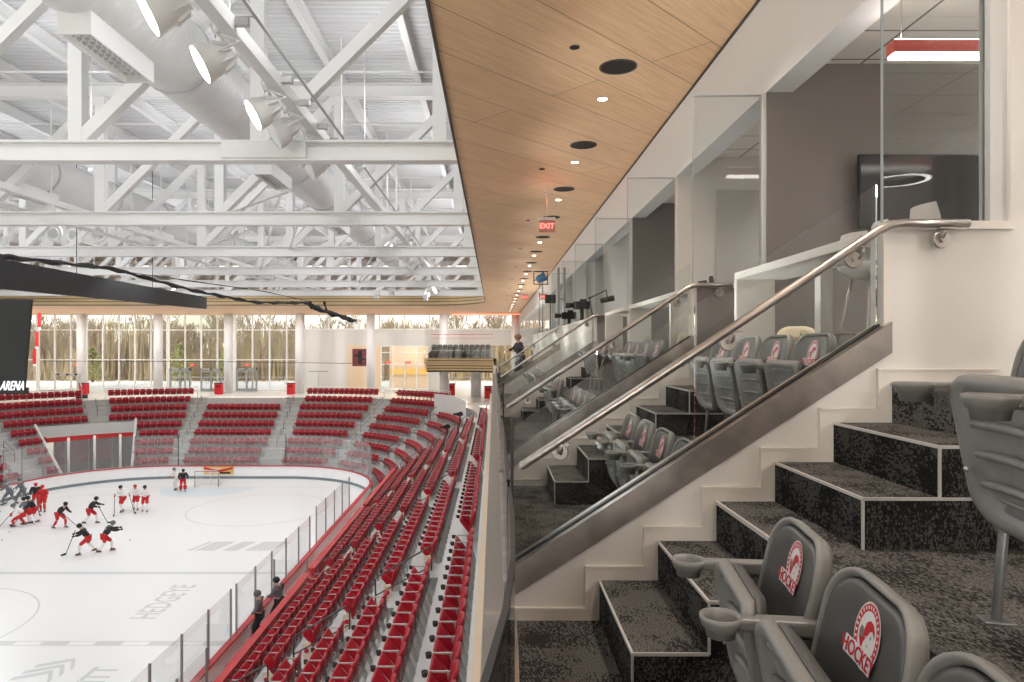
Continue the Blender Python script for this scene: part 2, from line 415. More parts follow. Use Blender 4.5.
    if not coach:
        num = text_mesh('jersey_number', str((int(abs(x * 7)) % 28) + 2), .26, 'cblack' if top in ('white', 'cred') else 'white', t,
            Matrix.Translation(chest - V((.19, 0, 0)) - fwd * .05) @ Matrix.Rotation(lean, 4, 'Y') @ Matrix(((0, 0, -1, 0), (-1, 0, 0, 0), (0, 1, 0, 0), (0, 0, 0, 1))), .006, .006)
    if stick is not None:
        R = Matrix.Rotation(rz, 4, 'Z'); o0 = V((x, y, ZI))
        a = o0 + R @ hands[1]; b_ = o0 + R @ (V((.95, stick, .05))); q = o0 + R @ (V((1.15, stick + .16, .03)))
        top_ = a + (a - b_).normalized() * .2
        s_ = MB().tube([top_, b_], .018, 6).build('hockey_stick', 'cblack')
        tag(s_, 'hockey stick held by the ' + lab, 'hockey stick', 'hockey sticks')
        s_['label'] = 'hockey stick of the ' + ' '.join(lab.replace('person in ', 'player in ').split()[:12])
        MB().bar(b_, q, .05, .09).build('stick_blade', 'cblack', s_)
    return t
def at(u, v):
    Y = -ZI * 683 / (v - 347); return (u - 494) * Y / 683, Y
def sk(u, v, *a, **k): x, y = at(u, v); return skater(x, y, *a, **k)
R_ = math.radians
sk(9, 505, R_(175), 'person in grey tracksuit skating left, farthest left on the ice', 'cgrey', 'cgrey', 'cgrey', 'cgrey', lean=.45, stride=.7, crouch=.1)
sk(22, 503, R_(190), 'person in grey tracksuit behind the red group at left', 'cgrey', 'cgrey', 'cgrey', 'cgrey', lean=.3, stride=.6, crouch=.1, stick=.1)
sk(43, 512, R_(-80), 'person in red jersey and red helmet standing tallest in the left group', 'cred', 'cred', 'cred', 'cred', lean=.15, stride=.1, crouch=0, stick=.2)
sk(36, 508, R_(-60), 'person in black jersey with red shorts inside the left group', 'cblack', 'cred', 'cred', 'cred', lean=.35, stride=.2)
sk(33, 523, R_(200), 'person in black jersey in front of the red players', 'cblack', 'cred', 'white', 'cblack', lean=.5, stride=.35, crouch=.2, stick=.2)
sk(19, 526, R_(215), 'person in white jersey crouching low at the far left', 'white', 'cred', 'cred', 'cgrey', lean=.8, stride=.5, crouch=.9, stick=-.4)
sk(27, 524, R_(170), 'person in grey and white jersey between the crouching and black players', 'cgrey', 'cred', 'white', 'cblack', lean=.5, stride=.3, crouch=.3)
sk(60, 528, R_(-10), 'person in black jersey leaning right, second from the three black skaters', 'cblack', 'cred', 'cred', 'cblack', lean=.75, stride=.5, crouch=.3, stick=.3)
sk(91, 524, R_(10), 'person in black jersey skating right with outstretched arm', 'cblack', 'cred', 'white', 'cblack', lean=.55, stride=.55, crouch=.2, arms=(1, .8), stick=.0)
sk(86, 554, R_(205), 'person in black jersey nearest the camera with stick reaching left', 'cblack', 'cred', 'white', 'cblack', lean=.6, stride=.6, crouch=.3, arms=(.8, .9), stick=-.3)
sk(106, 552, R_(40), 'person in black jersey beside the nearest skater with arm raised', 'cblack', 'cred', 'white', 'cgrey', lean=.65, stride=.6, crouch=.3, arms=(1.3, 1.2))
sk(122, 512, R_(-110), 'person in white jersey with arm out, left of three standing together', 'white', 'cred', 'white', 'cblack', lean=.2, stride=.25, crouch=.05, stick=.4)
sk(136, 510, R_(-80), 'person in white jersey in the middle of three standing together', 'white', 'cred', 'white', 'cred', lean=.35, stride=.2, crouch=.15, stick=.2)
sk(145, 512, R_(-70), 'person in white jersey, right of three standing together', 'white', 'cred', 'white', 'cblack', lean=.2, stride=.25, crouch=.05)
sk(176, 490, R_(-120), 'person in white goalie gear beside the net', 'white', 'white', 'white', 'cgrey', lean=.3, stride=.15, crouch=.2, goalie=True)
sk(183, 491.5, R_(-60), 'person in black jersey and red goalie pads beside the net', 'cblack', 'cred', 'cred', 'cblack', lean=.35, stride=.15, crouch=.2, goalie=True)
skater(-8.35, 24.2, R_(185), 'person in dark coat standing behind the rink glass, left one', 'cgrey', 'cblack', helmet='cgrey', lean=.05, crouch=0, stride=.1, arms=(.3, .3), z=-10.45, coach=True)
skater(-8.1, 25.6, R_(170), 'person in dark coat standing behind the rink glass, right one', 'cgrey', 'cblack', helmet='black', lean=.1, crouch=0, stride=.15, arms=(.6, .3), z=-10.45, coach=True)
skater(.93, 25, R_(200), 'blond person in black top in the far press seats', 'cblack', 'cblack', helmet='hair', lean=.1, crouch=0, stride=.1, arms=(.8, .8), z=L(0), coach=True)
for k, (u, v) in enumerate(((118, 497), (106, 497), (0, 512), (9, 532), (2, 540), (130, 540))):
    if k in (1,): continue
    x, y = at(u, v); o = MB().cyl((0, 0), .038, 0, .025, 12).build('puck', 'cblack', None, (x, y, ZI)); tag(o, 'black puck lying on the ice, %s' % ('left of the three white players', '', 'at the far left edge', 'by the crouching player', 'low at the left edge', 'right of the nearest skaters')[k], 'puck', 'pucks')

# ================================================================== SUITES (right side)
Y1, PITCH, ZC = 3.4, 3.3, 3.5
def L(i): return -1.356 + .1955 * i
def XS(i): return .522 + .29 * (i - 1)
YA, YB = -3.2, 36.0
# floors: front tread, middle tread, upper floor
f = MB().box(-.053, 1.103, YA, YB, -1.75, L(0)); struct(f.build('floor_front_tread', 'carpet'))
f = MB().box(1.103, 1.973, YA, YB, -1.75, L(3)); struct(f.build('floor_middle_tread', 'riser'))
f = MB().box(1.104, 1.97, YA, YB, L(3), L(3) + .004); struct(f.build('floor_middle_carpet', 'carpet'))
f = MB().box(1.973, 6.6, YA, YB, -1.75, L(6)); struct(f.build('floor_upper', 'carpet'))
f = MB().box(-.055, .02, YA, 50, -1.62, L(0) + .02).box(0.02, .05, YA, 50, -1.4, L(0) + .02)
struct(f.build('trim_1', 'taupe'))
f = MB().box(0, .3, YA, 60, -5.0, -1.63); struct(f.build('wall_below_suites', 'beige'))
f = MB().box(6.5, 6.7, YA, 72, -1.7, 3.6); struct(f.build('wall_suite_back', 'midgrey'))
# soffit ceiling, L shaped with rounded inner corner
def soffit_poly(x_e, y_e, r):
    pts = [(2.67, YA - 3), (2.67, 75), (-60, 75), (-60, y_e)]
    n = 14
    cx, cy = x_e - r, y_e - r
    for k in range(n + 1):
        a = PI / 2 - (PI / 2) * k / n
        pts.append((cx + r * math.cos(a), cy + r * math.sin(a)))
    pts.append((x_e, YA - 3)); return pts
p = soffit_poly(-.67, 57, 5.0)
s = MB().prism([(x, y, ZC) for x, y in p], (0, 0, .06)); struct(s.build('ceiling_wood_soffit', 'wood'))
for k, dz in enumerate((.0, .26, .52, .78)):
    q = soffit_poly(-.67 + .12 * k + .04, 57 + .28 * k + .04, 5.0)
    e = [(x, y) for x, y in q[3:]]
    m = MB()
    for a, b in zip(e[:-1], e[1:]):
        m.bar((a[0], a[1], ZC + .16 + dz), (b[0], b[1], ZC + .16 + dz), .05, .2, 0)
        m.bar((a[0] + .06, a[1] + .09, ZC + .28 + dz), (b[0] + .06, b[1] + .09, ZC + .28 + dz), .04, .07, 1)
    struct(m.build('trim_%d' % (k + 2), ['slat', 'slatgap']))
m = MB(); e = p[3:]
for a, b in zip(e[:-1], e[1:]): m.bar((a[0], a[1], ZC - .004), (b[0], b[1], ZC - .004), .035, .07)
m.box(2.655, 2.69, YA - 3, 75, ZC - .03, ZC + .02)
struct(m.build('trim_6', 'dark_edge'))
# bulkhead and tile ceiling
s = MB().box(2.67, 2.93, YA, 72, 2.5, ZC + .1); struct(s.build('wall_bulkhead', 'bulk'))
s = MB().box(2.93, 6.6, YA, 72, 2.78, 2.86); struct(s.build('ceiling_suite_tiles', tile_mat()))
s = MB().box(2.93, 6.6, YA, 72, 2.9, 3.6); struct(s.build('ceiling_void', 'bulk'))
s = MB().box(-.67, 6.7, YA - .15, YA, -1.7, 3.6); struct(s.build('wall_rear', 'beige'))

def divider(n, y, up='beige', low='beige', full=True):
    # stringer wall
    m = MB().prism([(.09, y, -1.356), (.09, y, -1.21), (1.975, y, -.03), (1.975, y, .62), (2.57, y, .62), (2.57, y, -1.356)], (0, .12, 0))
    struct(m.build('wall_stair_side', [low]))
    if up != low:
        m = MB().box(1.99, 2.57, y - .012, y, L(6) + .07, .58); struct(m.build('wall_stair_panel', up))
    m = MB().box(1.955, 2.58, y - .02, y + .14, .585, .625).box(1.94, 1.975, y + .0, y + .12, -.03, .6)
    struct(m.build('trim_wall_cap', 'trimw'))
    # stepped baseboard
    m = MB(); t = .016; w = .065
    m.box(.09, XS(1) - w, y - t, y, L(0), L(0) + .062)
    for i in range(1, 7):
        xi = XS(i); xn = XS(i + 1) if i < 6 else 2.5
        m.box(xi - w, xi, y - t, y, L(i - 1), L(i) + .062 + .012)
        m.box(xi, xn - (w if i < 6 else 0), y - t, y, L(i), L(i) + .074)
        for (a, b) in ((xi - w - .004, xn - (w if i < 6 else 0)),):
            m.box(a, b, y - t - .006, y, L(i) + .066, L(i) + .076)
        m.box(xi - w - .006, xi - w + .003, y - t - .006, y, L(i - 1) + .07, L(i) + .07)
    m.box(.09, XS(1) - w, y - t - .006, y, L(0) + .054, L(0) + .064)
    struct(m.build('baseboard_stair', 'trimw' if low == 'beige' else 'trimw'))
    if full:
        m = MB().box(2.57 if y == Y1 else 2.68, 6.5, y, y + .12, -.18, 2.78); struct(m.build('wall_suite_divider', up))
        m = MB().box(2.485, 2.57, y + .02, y + .1, .625, 2.5) if y == Y1 else MB().box(2.64, 2.68, y + .02, y + .1, .625, 2.5); struct(m.build('trim_post', 'galv'))
    # balustrade
    g = thing('glass_balustrade', n['bal'], 'balustrade', (0, y, 0), group=None)
    sh = MB().prism([(.095, -.02, -1.09), (1.972, -.02, .125), (1.972, -.02, -.028), (.095, -.02, -1.235)], (0, .16, 0), 0)
    sh.prism([(.105, .035, -1.098), (.105, .035, -1.078), (1.972, .035, .137), (1.972, .035, .117)], (0, .04, 0), 1)
    sh.build('shoe', ['stainless', 'gasket'], g)
    zt = lambda x: -.403 + .67 * (x - .105); zb = lambda x: -1.085 + .647 * (x - .105)
    for (a, b) in ((.105, 1.015), (1.022, 1.935)):
        q = MB().prism([(a, .05, zb(a)), (b, .05, zb(b)), (b, .05, zt(b)), (a, .05, zt(a))], (0, .013, 0))
        q.build('glass_panel', 'glass', g)
    MB().box(.083, .1, .04, .075, -1.356, -.36).build('end_post', 'gasket', g)
    # handrail
    h = thing('stair_handrail', n['rail'], 'handrail', (0, y - .075, 0))
    pts = [(.141, 0, -.575), (.2, 0, -.537), (1.0, 0, -.013), (1.87, 0, .565), (1.93, 0, .595), (2.0, 0, .602), (2.31, 0, .602)]
    r = MB().tube(pts, .0215, 12); r.sphere(pts[0], .0225, 10); r.build('rail', 'stainless', h)
    for (bx, wall) in ((.33, 0), (1.17, 0), (1.8, 0), (2.2, 1)):
        bz = -.013 + .655 * (bx - 1.0) if not wall else .602
        b = MB()
        b.tube([(bx, 0, bz - .02), (bx, .015, bz - .06), (bx, .045, bz - .075)], .008, 8)
        b.box(bx - .035, bx + .035, -.015, .015, bz - .027, bz - .02)
        T = Matrix.Translation((bx, .04 if wall else .1, bz - .075)) @ Matrix.Rotation(PI / 2, 4, 'X')
        b.lathe([(0, .012), (.038, .012), (.043, .006), (.043, .0), (0, 0)], 20, 0, T, False); b.lathe([(0, .022), (.012, .022), (.012, .01)], 12, 0, T, False)
        b.build('bracket', 'stainless', h)
divider(dict(bal='sloping glass balustrade in steel shoe on the nearest white stair wall', rail='brushed steel handrail on the nearest glass balustrade, bending level at its top'), Y1)
divider(dict(bal='sloping glass balustrade at the second stair, seen through the nearest glass', rail='steel handrail at the second stair, behind the nearest row of folded seats'), 6.7, up='greywall')
divider(dict(bal='small distant glass balustrade beside the white press counter', rail='thin distant handrail in front of the white press counter'), 13.2, up='greywall')
divider(dict(bal='far glass balustrade halfway along the press seats', rail='far handrail halfway along the press seats'), 19.8, full=False)
# beige demising wall of the double suite and near suite floor wall
m = MB().box(2.68, 6.5, 10.0, 10.12, -.18, 2.78); struct(m.build('wall_suite_middle', 'beige'))
for yy in (16.5, 19.8, 23.1, 26.4, 29.7, 33):
    struct(MB().box(2.68, 6.5, yy + .12, yy + .24, -.18, 2.78).build('wall_suite_divider', 'bulk'))
m = MB().box(3.25, 4.6, 9.985, 10.0, -.1, 2.3); struct(m.build('wall_suite_panel', 'midgrey'))

# glass fins standing across the opening at every divider
def fin(y, lab, x0=1.97, x1=2.66):
    g = thing('glass_partition', lab, 'glass partition', (0, y + .06, 0))
    MB().box(x0, x1, 0, .014, .63, 2.49).build('pane', 'glass', g)
    MB().box(x0 - .004, x0 + .002, -.001, .015, .63, 2.49).box(x0, x1, -.002, .016, 2.485, 2.496).build('edge_trim', 'mullg', g)
fin(Y1, 'tall frameless glass partition above the nearest white half wall')
fin(6.7, 'tall glass partition beside the near charcoal wall')
fin(10.0, 'glass partition beside the beige wall between the two charcoal walls')
fin(13.2, 'glass partition at the end of the white press counter')
fin(16.5, 'narrow glass partition behind the folding desk lamp')
fin(19.8, 'glass partition beside the dark twin posts')
fin(23.1, 'farthest glass partition visible above the press counter')

# stairs
def stair(y, lab, first=6):
    g = thing('carpeted_stair', lab, 'stairs', (0, y, 0))
    for i in range(1, 6):
        x0, x1 = XS(i), XS(i + 1)
        z0 = L(0) if i < 3 else L(3)
        if i == 3: z0 = L(0); x1 = 1.103 + .005
        if i == 3: continue
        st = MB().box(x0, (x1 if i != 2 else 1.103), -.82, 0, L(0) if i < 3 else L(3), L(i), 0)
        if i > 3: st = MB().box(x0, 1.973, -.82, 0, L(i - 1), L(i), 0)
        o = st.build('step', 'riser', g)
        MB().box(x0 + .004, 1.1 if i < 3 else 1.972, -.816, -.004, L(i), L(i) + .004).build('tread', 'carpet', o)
        xe = XS(i + 1) if i < 3 else 1.973
        e = MB().box(x0 - .004, x0 + .005, -.824, 0, L(i) - .006, L(i) + .006)
        e.box(x0, XS(i + 1) if i < 3 else 1.973, -.825, -.816, L(i) - .006, L(i) + .006)
        e.box(x0 - .004, x0 + .005, -.826, -.817, L(i - 1), L(i))
        e.build('nosing', 'nosing', o)
    # nosing of the upper floor edge and of the middle tread
    MB().box(1.965, 1.98, -.82, 0, L(6) - .008, L(6) + .007).build('top_nosing', 'nosing', g)
    MB().box(1.096, 1.108, -.82, 0, L(3) - .008, L(3) + .009).build('landing_nosing', 'nosing', g)
stair(Y1, 'carpeted stair with metal nosings climbing along the nearest white wall')
stair(6.7, 'dark carpeted stair behind the nearest glass, beside the far handrail')
stair(13.2, 'distant carpeted stair against the far stair wall')

# drink counters at the back of the seats
def counter(y0, y1, lab, solid=False, near_leg=False):
    g = thing('drink_counter', lab, 'counter', (0, 0, 0))
    m = MB().box(1.9, 2.3, y0, y1, .53, .585); m.build('counter_top', 'trimw', g, bevel=.004)
    MB().box(1.9, 2.2, y1 - .05, y1, L(6), .53).build('leg', 'trimw', g)
    if near_leg: MB().box(1.9, 2.2, y0, y0 + .05, L(6), .53).build('leg', 'trimw', g)
    if solid:
        MB().box(1.92, 2.0, y0, y1 - .05, L(6) - .5, .53).build('front_panel', 'trimw', g)
    else:
        ym = (y0 + y1) / 2
        MB().box(2.12, 2.2, ym - .04, ym + .04, L(6), .53).build('post', 'trimw', g)
counter(-1.6, 2.0, 'white drink counter behind the nearest upper seat', near_leg=True)
counter(3.55, 5.4, 'white waterfall drink counter behind the four upper seats')
counter(6.85, 9.6, 'white drink counter beside the patterned lounge chair')
counter(9.95, 11.7, 'small white drink counter below the far charcoal wall')
counter(13.4, 34.0, 'long white solid-fronted press counter running into the distance', solid=True)

# front guards
def guard(pts, lab):
    g = thing('front_guard', lab, 'glass guard')
    a = MB(); b = MB(); c = MB()
    for p, q in zip(pts[:-1], pts[1:]):
        a.bar((p[0], p[1], -1.0), (q[0], q[1], -1.0), .012, .6)
        b.bar((p[0], p[1], -1.29), (q[0], q[1], -1.29), .05, .13)
        c.bar((p[0], p[1], -.7), (q[0], q[1], -.7), .018, .018)
    a.build('pane', 'glass', g); b.build('base_shoe', 'stainless', g); c.build('edge_trim', 'gasket', g)
guard([(.075, 3.38), (.075, 2.8), (.062, 2.24), (.03, 1.8), (-.017, 1.43), (-.08, 1.0), (-.15, .5)], 'curved low glass guard in front of the nearest seats')
guard([(.075, 3.56), (.075, 6.66)], 'low glass guard below the nearest glass balustrade, seen edge on')
guard([(.075, 6.84), (.075, 13.1)], 'low glass guard of the second and third suites, seen edge on')
guard([(.075, 13.4), (.075, 34)], 'far low glass guard in front of the press seats')

# ------------------------------------------------------------------ suite seats
def rr_outline(w0, w1, h, r0, r1, n=7):
    # rounded quadrilateral in the y-z plane: bottom width w0, top width w1
    c = [(-w0 / 2 + r0, r0, r0, PI, 1.5 * PI), (w0 / 2 - r0, r0, r0, 1.5 * PI, 2 * PI),
         (w1 / 2 - r1, h - r1, r1, 0, PI / 2), (-w1 / 2 + r1, h - r1, r1, PI / 2, PI)]
    out = []
    for (cy, cz, r, a0, a1) in c:
        for k in range(n + 1):
            a = a0 + (a1 - a0) * k / n; out.append((cy + r * math.cos(a), cz + r * math.sin(a)))
    return out
def plate(mb, outline, prof, curve, T, m=0):
    # prof: list of (scale, x offset); from front centre to back centre
    cy = 0; cz = sum(z for y, z in outline) / len(outline); n = len(outline); vs = []
    for (s_, xo) in prof:
        for (y, z) in outline:
            yy = cy + (y - cy) * s_; zz = cz + (z - cz) * s_
            vs.append(T @ V((xo + curve(yy, zz), yy, zz)))
    fs = [(i * n + j, i * n + (j + 1) % n, (i + 1) * n + (j + 1) % n, (i + 1) * n + j) for i in range(len(prof) - 1) for j in range(n)]
    mb.add(vs, fs, m, True)
BT = Matrix.Translation((-.05, 0, .36)) @ Matrix.Rotation(math.radians(21), 4, 'Y')
bcurve = lambda y, z: -.6 * y * y - .05 * (z / .48) ** 2 + .03
def emblem_parts(parent):
    # oval crest with a swept head of hair and the slanted word, raised 1 mm on the backrest
    # drawn in (a, b): a to the viewer's right when facing the seat, b up
    cz = .385
    def P(a, b, d=.0):
        a *= .98; b *= .98; y = -a; z = cz + b
        return BT @ V((-.0325 - d + bcurve(y, z), y, z))
    mb = MB(); k = 28
    # viewer on the -x side looking +x sees +y on the left, so right = -y
    def ell(ra, rb, d, m, c=(0, 0)):
        vs = [P(c[0], c[1], d)] + [P(c[0] + ra * f * math.cos(2 * PI * j / k), c[1] + rb * f * math.sin(2 * PI * j / k), d) for f in (.25, .5, .75, 1) for j in range(k)]
        mb.add(vs, [(0, 1 + j, 1 + (j + 1) % k) for j in range(k)] + [(1 + q * k + j, 1 + q * k + (j + 1) % k, 1 + q * k + k + (j + 1) % k, 1 + q * k + k + j) for q in range(3) for j in range(k)], m)
    ell(.066, .074, .0000, 1); ell(.062, .070, .0006, 0); ell(.046, .054, .0012, 1)
    for j in range(20):
        a = math.radians(-30 + 240 * j / 19); c_, s_ = math.cos(a), math.sin(a)
        p0 = (.050 * c_, .058 * s_); p1 = (.058 * c_, .066 * s_); t = (-s_ * .0028, c_ * .0028)
        mb.add([P(p0[0] - t[0], p0[1] - t[1], .0014), P(p0[0] + t[0], p0[1] + t[1], .0014), P(p1[0] + t[0], p1[1] + t[1], .0014), P(p1[0] - t[0], p1[1] - t[1], .0014)], [(0, 1, 2, 3)], 1)
    def poly(pts, m, d=.0018):
        mb.add([P(a, b, d) for a, b in pts], [tuple(range(len(pts)))], m)
    poly([(-.018, .008), (-.012, .026), (.004, .036), (.022, .034), (.034, .022), (.038, .006), (.031, .012), (.022, .018), (.012, .014), (.004, .004), (-.006, -.004), (-.014, -.004)], 0)
    poly([(-.020, .006), (-.014, -.004), (-.004, -.006), (-.012, -.016), (-.016, -.034), (-.022, -.030), (-.034, -.016), (-.04, .0), (-.034, .010)], 0)
    poly([(-.034, .014), (-.022, .012), (-.014, .0), (-.018, -.012), (-.028, -.010), (-.036, .0)], 2, .002)
    poly([(.014, .002), (.02, .008), (.024, .002), (.02, -.002)], 2, .002)
    poly([(.004, -.018), (.012, -.016), (.010, -.022)], 2, .002)
    # word plate
    A = [(-.075, -.046), (.060, -.046), (.066, -.084), (-.081, -.084)]
    for q in range(10):
        a0, a1 = -.078 + .141 * q / 10, -.078 + .141 * (q + 1) / 10
        poly([(a0 - .012, -.03), (a1 - .012, -.03), (a1 - .012, -.07), (a0 - .012, -.07)], 1, .0022)
    o = mb.build('emblem', ['hairred', 'embw', 'embg'], parent, fix=False)
    t = text_mesh('emblem_word', 'HOCKEY', .046, 'hairred', parent, Matrix(), extrude=0.0004, bold=.0008)
    for v in t.data.vertices:
        a, b, d = v.co; v.co = P(a * .92 - .016, b - .0515, .0034 + d * .5)
    return o
def make_suite_seat():
    t = thing('suite_seat', 'x', 'seat')
    out = rr_outline(.40, .455, .50, .07, .125)
    b = MB(); plate(b, out, [(.93, -.012), (.95, -.025), (.985, -.025), (1.0, -.014), (1.0, .006), (.97, .018), (.8, .026), (.4, .028), (.01, .028)], bcurve, BT)
    b.build('back_shell', 'shell', t, fix=True)
    p = MB(); plate(p, out, [(.01, -.029), (.15, -.029), (.3, -.029), (.45, -.029), (.6, -.029), (.75, -.029), (.86, -.027), (.91, -.023), (.925, -.008), (.92, .01), (.5, .014), (.01, .014)], bcurve, BT)
    bp = p.build('back_pad', 'vinyl', t)
    emblem_parts(bp)
    # folded pan: local frame with z along the pan from hinge to front lip
    PT = Matrix.Translation((-.02, 0, .29)) @ Matrix.Rotation(math.radians(-13), 4, 'Y')
    po = rr_outline(.42, .445, .41, .10, .05)
    q = MB(); plate(q, po, [(.01, -.004), (.55, -.004), (.76, -.006), (.80, -.022), (.9, -.027), (.97, -.024), (1.0, -.012), (1.0, .008), (.95, .012), (.01, .014)], lambda y, z: -.6 * y * y + .03 * (z / .43) ** 2, PT)
    q.build('seat_pan', 'shell', t)
    q = MB()
    for zz in (.12, .2, .28, .36):
        q.tube([PT @ V((-.014 + .03 * (zz / .43) ** 2 - .6 * y * y, y, zz)) for y in (-.15, -.08, 0, .08, .15)], .012, 6)
    q.build('pan_rib', 'shell', t)
    c = MB(); plate(c, rr_outline(.31, .40, .41, .09, .06), [(.01, .0), (.97, .004), (.98, .014), (.96, .03), (.9, .038), (.5, .042), (.01, .044)], lambda y, z: .03 * (z / .43) ** 2 - .5 * y * y, PT)
    c.build('cushion', 'vinyl', t)
    # armrest on the far side with cup holder
    ay = .25
    a = MB()
    a.prism([(.09, ay - .026, .652), (.08, ay - .026, .622), (-.06, ay - .022, .628), (-.165, ay - .02, .634), (-.165, ay - .02, .664), (.03, ay - .026, .668)], (0, .052, 0))
    arm = a.build('armrest', 'armg', t, bevel=.008)
    cp = MB().lathe([(0, -.044), (.036, -.044), (.040, -.022), (.046, -.020), (.051, -.006), (.054, 0), (.054, .010), (.046, .010), (.042, .0), (.036, -.036), (0, -.036)], 22, 0, Matrix.Translation((-.205, ay + .004, .655)))
    cp.build('cup_holder', 'armg', arm)
    s = MB()
    s.prism([(.07, ay - .014, .62), (-.08, ay - .014, .62), (-.05, ay - .014, .40), (.0, ay - .014, .25), (.05, ay - .014, .25), (.07, ay - .014, .36)], (0, .028, 0))
    s.tube([(.02, ay, .27), (.0, ay, 0)], .014, 8).box(-.04, .04, ay - .03, ay + .03, 0, .008)
    s.build('stand', 'seatmetal', t, bevel=.004)
    h = MB().tube([(-.02, -.24, .33), (-.02, .25, .33)], .016, 8).box(-.045, -.01, -.2, .2, .33, .39); h.build('hinge_bar', 'seatmetal', t)
    h = MB()
    for yy in (-.17, .17): h.lathe([(0, .006), (.007, .006), (.009, 0)], 10, 0, PT @ Matrix.Translation((-.05, yy, .16)) @ Matrix.Rotation(-PI / 2, 4, 'Y'))
    h.build('bolt', 'stainless', t)
    return t
ss0 = make_suite_seat()
used = False
def put_seat(x, y, z, rz, lab, grp):
    global used
    if not used:
        used = True; ss0.location = (x, y, z); ss0.rotation_euler = (0, 0, rz); ss0['label'] = lab; ss0['group'] = grp; return ss0
    return dup(ss0, (x, y, z), rz, lab, grp)
for k, (x, y) in enumerate(((.80, 1.95), (.75, 1.48), (.70, 1.03))):
    put_seat(x, y, L(0), -.15, ('grey padded suite seat with crest, front row, nearest the carpeted steps',
        'grey padded suite seat with large crest, middle of the three nearest',
        'grey padded suite seat cut off by the bottom right corner of the photo')[k], 'nearest front row suite seats')
for k, (x, y) in enumerate(((1.345, 1.66), (1.2, 1.16))):
    put_seat(x, y, L(3) + .004, -.22, ('folded grey suite seat on the upper tread at the right edge of the photo', 'folded grey upper suite seat with only its cup holder in the photo')[k], 'nearest upper row suite seats')
WHO = ['farthest', 'second farthest', 'second nearest', 'nearest']
for k in range(4):
    y = 5.26 - .5 * k
    put_seat(.99, y, L(0), -.04, '%s of four folded suite seats in the lower row behind the nearest glass' % WHO[k], 'lower seats of the second suite')
    put_seat(1.70, y, L(3) + .004, -.02, '%s of four crested suite seats in the upper row behind the nearest glass' % WHO[k], 'upper seats of the second suite')
for k in range(4):
    y = 8.9 - .5 * k
    put_seat(.99, y, L(0), 0, '%s of four small suite seats in the lower row of the third suite' % WHO[k], 'lower seats of the third suite')
    put_seat(1.70, y, L(3) + .004, 0, '%s of four small suite seats in the upper row of the third suite' % WHO[k], 'upper seats of the third suite')
for k in range(3):
    y = 11.9 - .5 * k
    put_seat(.99, y, L(0), 0, '%s of three tiny suite seats low before the distant handrail' % ('farthest', 'middle', 'nearest')[k], 'lower seats of the fourth suite')
    put_seat(1.70, y, L(3) + .004, 0, '%s of three tiny suite seats high before the distant handrail' % ('farthest', 'middle', 'nearest')[k], 'upper seats of the fourth suite')
for k in range(5):
    put_seat(.99, 15.0 + .6 * k, L(0), 0, '%s of the dark seats in front of the press counter' % ORD[k].replace('first', 'nearest'), 'press row seats')

# ------------------------------------------------------------------ suite furniture and fittings
def bar_stool(x, y, lab, light=True):
    t = thing('bar_stool', lab, 'bar stool', (x, y, L(6)), random.uniform(-.4, .4), 'bar stools behind the counters')
    s = MB(); T = Matrix.Translation((0, 0, .7))
    for i in range(7):
        pass
    out = rr_outline(.42, .34, .5, .12, .1)
    # one curved shell: pan and back
    pr = [(.20, .0), (.16, -.012), (.05, -.02), (-.08, -.012), (-.15, .03), (-.185, .12), (-.20, .22), (-.205, .30)]
    W = [.19, .2, .21, .21, .205, .195, .185, .15]
    vs = []; n = 7
    for (px, pz), w in zip(pr, W):
        for j in range(n):
            a = -1 + 2 * j / (n - 1); vs.append((px + (.05 * a * a if pz > .05 else 0), a * w, .7 + pz + (.05 * a * a if pz < .05 else 0)))
    m = len(vs); vs += [(a, b, c - .014) for a, b, c in vs]
    fs = []
    for i in range(len(pr) - 1):
        for j in range(n - 1):
            q = (i * n + j, i * n + j + 1, (i + 1) * n + j + 1, (i + 1) * n + j); fs.append(q); fs.append(tuple(v + m for v in reversed(q)))
    s.add(vs, fs, 0, True); s.build('seat_shell', 'chairw' if light else 'cblack', t)
    for i, j in ((-1, -1), (1, -1), (1, 1), (-1, 1)):
        MB().tube([(.1 * i, .1 * j, .69), (.2 * i, .2 * j, 0)], .009, 6).build('leg', 'stainless' if light else 'black', t)
    MB().tube([(.175 * i, .175 * j, .28) for i, j in ((-1, -1), (1, -1), (1, 1), (-1, 1))], .008, 6, closed=True).build('foot_ring', 'stainless' if light else 'black', t)
for k, (x, y) in enumerate(((2.65, 3.95), (2.7, 4.45), (2.75, 4.95))):
    bar_stool(x, y, '%s white shell bar stool behind the nearest drink counter' % ('nearest', 'middle', 'farthest')[k])
for k, (x, y) in enumerate(((2.7, 7.9), (2.75, 8.5))):
    bar_stool(x, y, '%s dark wire-legged bar stool behind the second drink counter' % ('nearer', 'farther')[k], False)
